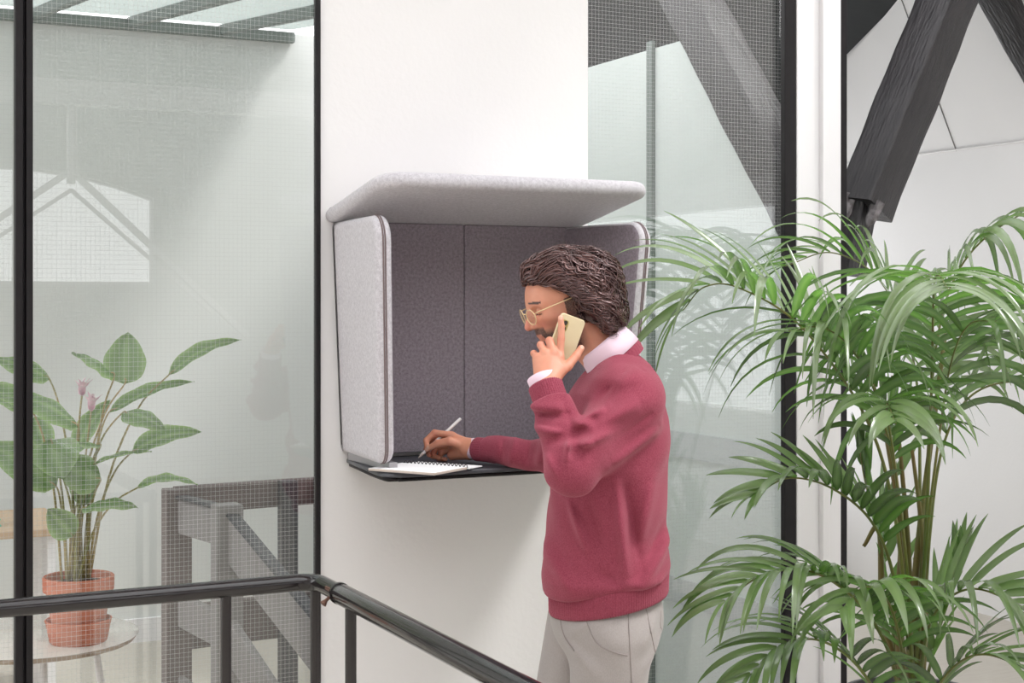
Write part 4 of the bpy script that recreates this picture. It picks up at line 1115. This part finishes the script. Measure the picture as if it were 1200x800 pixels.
V, Q_ = surface(trousers_sdf, (-.26, -.24, .04), (.24, .26, .95), .0072)
tr_ = to_mesh('trousers', V, Q_, M['trouser'], man, 1)
def on_surf(sdf, pts, lift=.0):
    """slide points along y (towards the viewer) onto the surface"""
    out = []
    for p in pts:
        p = np.array(p, float); lo_, hi_ = p[1] - .35, p[1] + .02
        ys = np.linspace(lo_, hi_, 160); D = sdf(np.stack([np.full(160, p[0]), ys, np.full(160, p[2])], -1)); i = np.argmax(D < 0)
        if D[i] >= 0: continue
        out.append(Vector((p[0], ys[i] - lift, p[2])))
    return out
def seam(name, pts, sdf, par, mat, r=.0012, lift=.0017):
    m = MB(); m.tube(on_surf(sdf, pts, lift), r, 6); return m.build(name, mat, par, smooth=True)
def lin(a, b, n=16): return [np.array(a)*(1 - t) + np.array(b)*t for t in np.linspace(0, 1, n)]
def cur(pts, n=8): return [np.array(p) for p in catmull([Vector(p) for p in pts], n)]
seam('side_seam', cur([L(736, 718, 3.45), L(737, 750, 3.45), L(740, 800, 3.45)]) + lin(L(740, 800, 3.45), np.array((KL[0] + .02, 0, .5))), trousers_sdf, tr_, M['thread'])
seam('pocket_seam', cur([L(757, 712, 3.48), L(762, 738, 3.48), L(768, 764, 3.48)]), trousers_sdf, tr_, M['thread'])
seam('pocket_seam', cur([L(686, 724, 3.48), L(700, 750, 3.47), L(734, 764, 3.46)]), trousers_sdf, tr_, M['thread'])
seam('pocket_seam', cur([L(776, 712, 3.52), L(774, 732, 3.52), L(778, 742, 3.52)]), trousers_sdf, tr_, M['thread'])
seam('fly_seam', cur([L(655, 716, 3.52), L(660, 740, 3.52), L(672, 758, 3.50)]), trousers_sdf, tr_, M['thread'])

# ---- shoes
for A_, nm in ((AL, 1), (AR, 2)):
    def shoe_sdf(P, A_=A_):
        x, y = A_[0], A_[1]
        d = cap(P, (x + .03, y, .055), (x - .02, y, .06), .040, .042)
        d = smin(d, ell(P, (x - .11, y, .045), (.095, .044, .040)), .03)
        d = smin(d, cap(P, (x + .005, y, .07), (x + .008, y, .12), .042, .045), .02)
        d = smax(d, .018 - P[..., 2], .003); return smax(d, P[..., 2] - .13, .003)
    V, Q_ = surface(shoe_sdf, (A_[0] - .24, A_[1] - .07, 0), (A_[0] + .1, A_[1] + .07, .15), .005)
    sh = to_mesh('shoe', V, Q_, M['shoe'], man, 1)
    m = MB(); out = [(A_[0] + .075, A_[1]), (A_[0] + .06, A_[1] + .034), (A_[0] - .04, A_[1] + .036), (A_[0] - .12, A_[1] + .046), (A_[0] - .19, A_[1] + .03), (A_[0] - .21, A_[1]), (A_[0] - .19, A_[1] - .03), (A_[0] - .12, A_[1] - .046), (A_[0] - .04, A_[1] - .036), (A_[0] + .06, A_[1] - .034)]
    cc = catmull([Vector((a, b, 0)) for a, b in out + [out[0]]], 5)[:-1]; out = [(p.x, p.y) for p in cc]
    ar = sum(out[i-1][0]*out[i][1] - out[i][0]*out[i-1][1] for i in range(len(out)))
    if ar < 0: out = out[::-1]
    m.pad(out, (Vector((0, 0, 0)), Vector((1, 0, 0)), Vector((0, 1, 0)), Vector((0, 0, 1))), .022, .004, 2); m.build('sole', M['sole'], sh, angle=40)

# ---- body: head, neck, both forearms and hands, trunk and legs under the clothes
def body_rest(P):
    d = torso(P) + .036
    d = smin(d, cap(P, SL, EL, .044, .034), .03); d = smin(d, cap(P, SR, ER, .038, .028), .03)
    d = smin(d, cap(P, EL, L(652, 486, 3.39), .038, .026), .02); d = smin(d, cap(P, ER, L(585, 527, 4.14), .026, .023), .02)
    d = smin(d, ell(P, (L(714, 700, 3.6)[0], 0, .885), (.125, .15, .12)), .03)
    d = smin(d, cap(P, (.035, -.085, .80), KL, .082, .056), .03); d = smin(d, cap(P, (-.02, .085, .80), KR, .080, .056), .02)
    d = smin(d, cap(P, KL, AL, .052, .038), .02); d = smin(d, cap(P, KR, AR, .052, .038), .02)
    d = smin(d, cap(P, AL, AL + np.array((-.10, 0, -.035)), .03, .025), .02); d = smin(d, cap(P, AR, AR + np.array((-.10, 0, -.035)), .03, .025), .02)
    d = smin(d, cap(P, L(720, 450, 3.6), L(722, 428, 3.60), .045, .045), .03)
    return d
parts = []
V1, Q1 = surface(head_sdf, HO - .16 - np.array((0, 0, .04)), HO + .17, .0022); parts.append((V1, Q1, head_tint(V1)))
c = L(650, 430, 3.43); V1, Q1 = surface(lhand_sdf, c - np.array((.08, .11, .13)), c + np.array((.09, .10, .14)), .0019); parts.append((V1, Q1, nails(LF, (0, 4), np.array((0, -1., 0)))(V1)))
c = L(535, 523, 4.22); V1, Q1 = surface(rhand_sdf, c - np.array((.12, .13, .08)), c + np.array((.14, .12, .08)), .0021); parts.append((V1, Q1, nails(RF, (0, 4), np.array((-.3, -1., .6)))(V1)))
V1, Q1 = surface(body_rest, (-.35, -.36, .02), (.20, .68, 1.47), .012); parts.append((V1, Q1, np.tile(np.array((0, .15, 0, 1.)), (len(V1), 1))))
off = 0; VV, QQ, TT_ = [], [], []
for v, q, tnt in parts: VV.append(v); QQ.append(q + off); TT_.append(tnt); off += len(v)
VV = np.concatenate(VV); QQ = np.concatenate(QQ); TT_ = np.concatenate(TT_)
body = to_mesh('body', VV, QQ, M['skin'], man, 1, attr=lambda v: TT_)

# ---- hair
hair_m = NT('brown_hair')
at = hair_m.n('ShaderNodeAttribute', attribute_name='lf'); sp = hair_m.n('ShaderNodeSeparateColor'); hair_m.l(at.outputs['Color'], sp.inputs[0])
mx = hair_m.n('ShaderNodeMix', data_type='RGBA'); mx.inputs[6].default_value = rgb(20, 12, 13); mx.inputs[7].default_value = rgb(78, 50, 44); hair_m.l(sp.outputs[0], mx.inputs[0])
b = hair_m.n('ShaderNodeBsdfPrincipled'); b.inputs['Roughness'].default_value = .24; b.inputs['Specular IOR Level'].default_value = 1.0; b.inputs['Coat Weight'].default_value = .2; b.inputs['Coat Roughness'].default_value = .18; b.inputs['Anisotropic'].default_value = .5
b.inputs['Specular Tint'].default_value = rgb(255, 215, 215)
hair_m.l(mx.outputs[2], b.inputs['Base Color']); hair_m.l(b.outputs[0], hair_m.out.inputs['Surface']); M['hair'] = hair_m.m
HS = [
 (L(683, 342, 3.60), (.096, .092, .098)), (L(654, 322, 3.60), (.066, .076, .060)), (L(630, 318, 3.60), (.040, .058, .031)),
 (L(702, 362, 3.60), (.066, .088, .058)), (L(690, 330, 3.60), (.078, .080, .080)), (L(708, 378, 3.60), (.050, .078, .042)), (L(668, 350, 3.60), (.050, .092, .050)),
]
def hair_vol(P):
    Q = (P - HO) @ HR
    d = ell(Q, (-.008, 0, .012), (.109, .089, .099))
    for c_, r_ in HS: d = smin(d, ell(P, c_, r_), .02)
    # hairline: the face ahead of the temple stays clear
    line = .048 + np.clip((Q[..., 0] - .05), 0, .1)*.35 - np.clip(.05 - Q[..., 0], 0, .1)*1.15
    line = np.where(Q[..., 0] < .008, np.minimum(line, -.065 - np.clip(.008 - Q[..., 0], 0, .05)*.9), line)
    return np.maximum(d, (line - Q[..., 2])*.8)
def hair_cap(P): return hair_vol(P) + .006
V1, Q1 = surface(hair_cap, HO - .17, HO + .18, .0035)
capo = to_mesh('hair', V1, Q1, M['hair'], man, 2)
ca = capo.data.color_attributes.new('lf', 'FLOAT_COLOR', 'POINT'); ca.data.foreach_set('color', np.tile(np.array((.0, 0, 0, 1), np.float32), len(capo.data.vertices)))
def grad(f, P, e=.0015):
    g = np.stack([f(P + np.eye(3)[k]*e) - f(P - np.eye(3)[k]*e) for k in range(3)], -1); return g/np.maximum(np.linalg.norm(g, axis=-1, keepdims=True), 1e-9)
rr = np.random.RandomState(12)
NL = 3400; NS = 15
dirs = rr.normal(size=(NL, 3)); dirs /= np.linalg.norm(dirs, axis=1, keepdims=True)
P0 = HO + np.array((.03, 0, 0)) + dirs*.14
for _ in range(14): P0 = P0 - grad(hair_vol, P0)*hair_vol(P0)[:, None]*.9
Qh = (P0 - HO) @ HR
ok = (np.abs(hair_vol(P0)) < .004) & (P0[:, 2] > HO[2] - .085)
P0 = P0[ok]; NL = len(P0)
clump = lambda P, s, k: np.sin(P @ np.array((61., 37, 49))*s + k) + np.sin(P @ np.array((-43., 58, 31))*s + 2.1*k)
step = rr.uniform(.0045, .0085, NL); lift0 = rr.normal(0, .0034, NL); ph = clump(P0, .6, 1.)*2.0 + rr.normal(0, .3, NL)
amp = rr.uniform(.35, 1.15, NL); path = [P0.copy()]; P = P0.copy()
for i in range(NS):
    Q = (P - HO) @ HR
    back = np.clip((-Q[:, 0] + .03)/.1, 0, 1)[:, None]; side_ = np.clip(np.abs(Q[:, 1])/.07, 0, 1)[:, None]; front = np.clip((Q[:, 0] - .05)/.04, 0, 1)[:, None]
    n_ = grad(hair_vol, P)
    D = -fv*(.9 - .5*back) + np.array((0, 0, -1.))*(.12 + .95*back + .35*side_) + np.array((0, 0, 1.))*front*.9 + sv*np.sign(Q[:, 1:2])*.25*(1 - back)
    D -= n_*np.sum(D*n_, 1, keepdims=True); D /= np.maximum(np.linalg.norm(D, axis=1, keepdims=True), 1e-6)
    B = np.cross(n_, D)
    wv = np.sin(ph + i*.52 + clump(P, .3, .3)*.9)[:, None]
    D = D + B*wv*1.2*amp[:, None]*(1 + .7*back) + n_*np.cos(ph + i*.52)[:, None]*.3*amp[:, None]
    D /= np.linalg.norm(D, axis=1, keepdims=True)
    P = P + D*step[:, None]
    tgt = lift0 + .0025*np.sin(ph*1.3 + i*.6); tgt[lift0 > .0064] += i*.0006
    P = P - grad(hair_vol, P)*np.clip(hair_vol(P) - tgt, -.01, .01)[:, None]*.6
    path.append(P.copy())
path = np.stack(path, 1)        # NL, NS+1, 3
sh_ = rr.uniform(0, 1, NL)*.6 + .4*np.clip(.5 + .35*clump(P0, 1.2, .7), 0, 1)
thin = lift0 > .0064
rad = np.where(thin, .00035, rr.uniform(.0008, .0024, NL))
Vs = []; Fs = []; Ls = []
tt = np.linspace(0, 1, NS + 1); prof = np.minimum(1, .35 + tt*4)*np.sqrt(np.clip(1 - tt**3, .015, 1))
Dv = np.gradient(path, axis=1); Dv /= np.maximum(np.linalg.norm(Dv, axis=2, keepdims=True), 1e-9)
nn_ = grad(hair_vol, path.reshape(-1, 3)).reshape(path.shape); Bv = np.cross(nn_, Dv); Bv /= np.maximum(np.linalg.norm(Bv, axis=2, keepdims=True), 1e-9); nn_ = np.cross(Dv, Bv)
K = 4; ringv = []
for k in range(K):
    a = 2*PI*k/K + .6; ringv.append(path + (Bv*math.cos(a)*1.5 + nn_*math.sin(a)*.8)*(rad[:, None]*prof[None])[..., None])
ringv = np.stack(ringv, 2).reshape(-1, 3)       # strand, station, k
base_ = np.arange(NL)[:, None, None]*(NS + 1)*K + np.arange(NS)[None, :, None]*K; k_ = np.arange(K)[None, None]; k2 = (k_ + 1) % K
Fq = np.stack([base_ + k_, base_ + k2, base_ + K + k2, base_ + K + k_], -1).reshape(-1, 4)
me = bpy.data.meshes.new('hair_strands'); me.from_pydata(ringv.tolist(), [], Fq.tolist()); me.materials.append(M['hair'])
me.polygons.foreach_set('use_smooth', [True]*len(me.polygons))
ca = me.color_attributes.new('lf', 'FLOAT_COLOR', 'POINT'); col = np.zeros((NL, NS + 1, K, 4), np.float32); col[..., 0] = sh_[:, None, None]; col[..., 3] = 1; ca.data.foreach_set('color', col.ravel())
so2 = bpy.data.objects.new('hair_strands', me); C.objects.link(so2); so2.parent = capo

# ---- spectacles
gl_ = empty('spectacles', (0, 0, 0)); gl_.parent = man
for sg in (-1, 1):
    cen = H(.108, sg*.033, -.016); u1 = sv*math.cos(.12) - fv*math.sin(.12)*sg; u1 = (sv - fv*.15*sg); u1 /= np.linalg.norm(u1); u2 = uv_
    m = MB(); pts = [Vector(cen + u1*.0235*math.cos(a) + u2*.0205*math.sin(a)*(1 if math.sin(a) < 0 else .85)) for a in np.linspace(0, 2*PI, 33)]
    m.tube(pts, .0012, 8, cap=False); m.build('rim', M['amber'], gl_, smooth=True)
    m = MB(); nrm_ = Vector(np.cross(u1, u2)); ring_ = pts[:-1]
    m.add([p + nrm_*.0007 for p in ring_] + [p - nrm_*.0007 for p in ring_], [tuple(range(32)), tuple(range(63, 31, -1))] + [(i, (i+1) % 32, (i+1) % 32 + 32, i + 32) for i in range(32)]); m.build('lens', M['lens'], gl_)
    m = MB(); m.tube([Vector(H(.103, sg*.056, -.010)), Vector(H(.099, sg*.070, -.007)), Vector(H(.06, sg*.079, -.005)), Vector(H(.0, sg*.083, -.004)), Vector(H(-.03, sg*.082, -.02))], .0014, 8); m.build('temple_arm', M['amber'], gl_, smooth=True)
m = MB(); m.tube([Vector(H(.109, -.010, -.010)), Vector(H(.1155, 0, -.007)), Vector(H(.109, .010, -.010))], .0015, 8); m.build('bridge', M['amber'], gl_, smooth=True)
tag(man, 'person in a raspberry sweater and pale trousers phoning while writing at the booth', 'person')

# ---- phone (held: a thing of its own)
pa, pb = Vector(L(671, 374, 3.494)), Vector(L(651, 431, 3.490))
mid_ = (pa + pb)/2; V_ = (pa - pb).normalized(); N_ = Vector((.5, -1, .05)); N_ = (N_ - V_*N_.dot(V_)).normalized(); U_ = V_.cross(N_)
Rm = Matrix((U_, V_, N_)).transposed().to_4x4()
ph_ = empty('smartphone', (0, 0, 0))
Wm = Matrix.Translation((rp.x, rp.y, 0)) @ Matrix.Rotation(-YAW, 4, 'Z') @ Matrix.Translation(mid_) @ Rm
ph_.matrix_world = Wm; ph_.location = Wm.to_translation(); ph_.rotation_euler = Wm.to_euler()
out = rounded([(-.034, -.068), (.034, -.068), (.034, .068), (-.034, .068)], .009, 6)
m = MB(); m.pad(out, (Vector((0, 0, -.0038)), Vector((1, 0, 0)), Vector((0, 1, 0)), Vector((0, 0, 1))), .0076, .0025, 4); m.build('case', M['phone'], ph_, angle=40)
m = MB(); m.pad(rounded([(-.031, -.064), (.031, -.064), (.031, .064), (-.031, .064)], .006, 5), (Vector((0, 0, -.0046)), Vector((1, 0, 0)), Vector((0, 1, 0)), Vector((0, 0, 1))), .001, .0003, 1); m.build('screen', M['phonedark'], ph_)
m = MB()
m.pad(rounded([(-.026, .026), (-.008, .026), (-.008, .054), (-.026, .054)], .006, 5), (Vector((0, 0, .0038)), Vector((1, 0, 0)), Vector((0, 1, 0)), Vector((0, 0, 1))), .0014, .0006, 2); cb = m.build('camera_bump', M['gold'], ph_, angle=40)
for yy in (.037, .051):
    m = MB(); m.lathe([(0, 0), (.0055, 0), (.0055, .001), (0, .001)], (-.017, yy - .004, .0052), 20); m.build('camera_lens', M['phonedark'], cb, angle=40)
tag(ph_, 'pale cream smartphone pressed to the ear by the raised hand', 'phone')
# ================================================================ CAMERA, LIGHT
cam = bpy.data.cameras.new('camera'); co = bpy.data.objects.new('camera', cam); C.objects.link(co)
co.location = CAM; co.rotation_euler = (PI/2, 0, -YAW); cam.sensor_width = 36; cam.lens = F/1200*36; cam.shift_y = -48/1200
cam.clip_start = .05
bpy.context.scene.camera = co
w = bpy.data.worlds.new('world'); bpy.context.scene.world = w; w.use_nodes = True
bg = w.node_tree.nodes['Background']; bg.inputs[0].default_value = (.985, .985, 1.0, 1); bg.inputs[1].default_value = 3.4
def portal(loc, rot, sx, sy):
    l = bpy.data.lights.new('daylight_portal', 'AREA'); l.shape = 'RECTANGLE'; l.size = sx; l.size_y = sy; l.cycles.is_portal = True
    o = bpy.data.objects.new('daylight_portal', l); C.objects.link(o); o.location = loc; o.rotation_euler = rot
portal((1.05, -3.9, 4.45), (0, 0, 0), 6.9, 4.6); portal((4.45, 3.2, 1.4), (-PI/2, 0, 0), 1.9, 1.8); portal((3.9, -.72, 4.45), (0, 0, 0), 1.2, 1.7)
sl = bpy.data.lights.new('sun', 'SUN'); sl.energy = 2.6; sl.angle = math.radians(14); sl.color = (1, .985, .965)
so_ = bpy.data.objects.new('sun', sl); C.objects.link(so_)
so_.rotation_euler = Vector((.55, -.40, 1)).to_track_quat('Z', 'Y').to_euler()
sc = bpy.context.scene
sc.view_settings.view_transform = 'Standard'; sc.view_settings.look = 'None'; sc.view_settings.gamma = 1; sc.view_settings.exposure = 0
sc.view_settings.use_curve_mapping = False
sc.cycles.max_bounces = 10; sc.cycles.transparent_max_bounces = 16; sc.cycles.diffuse_bounces = 6
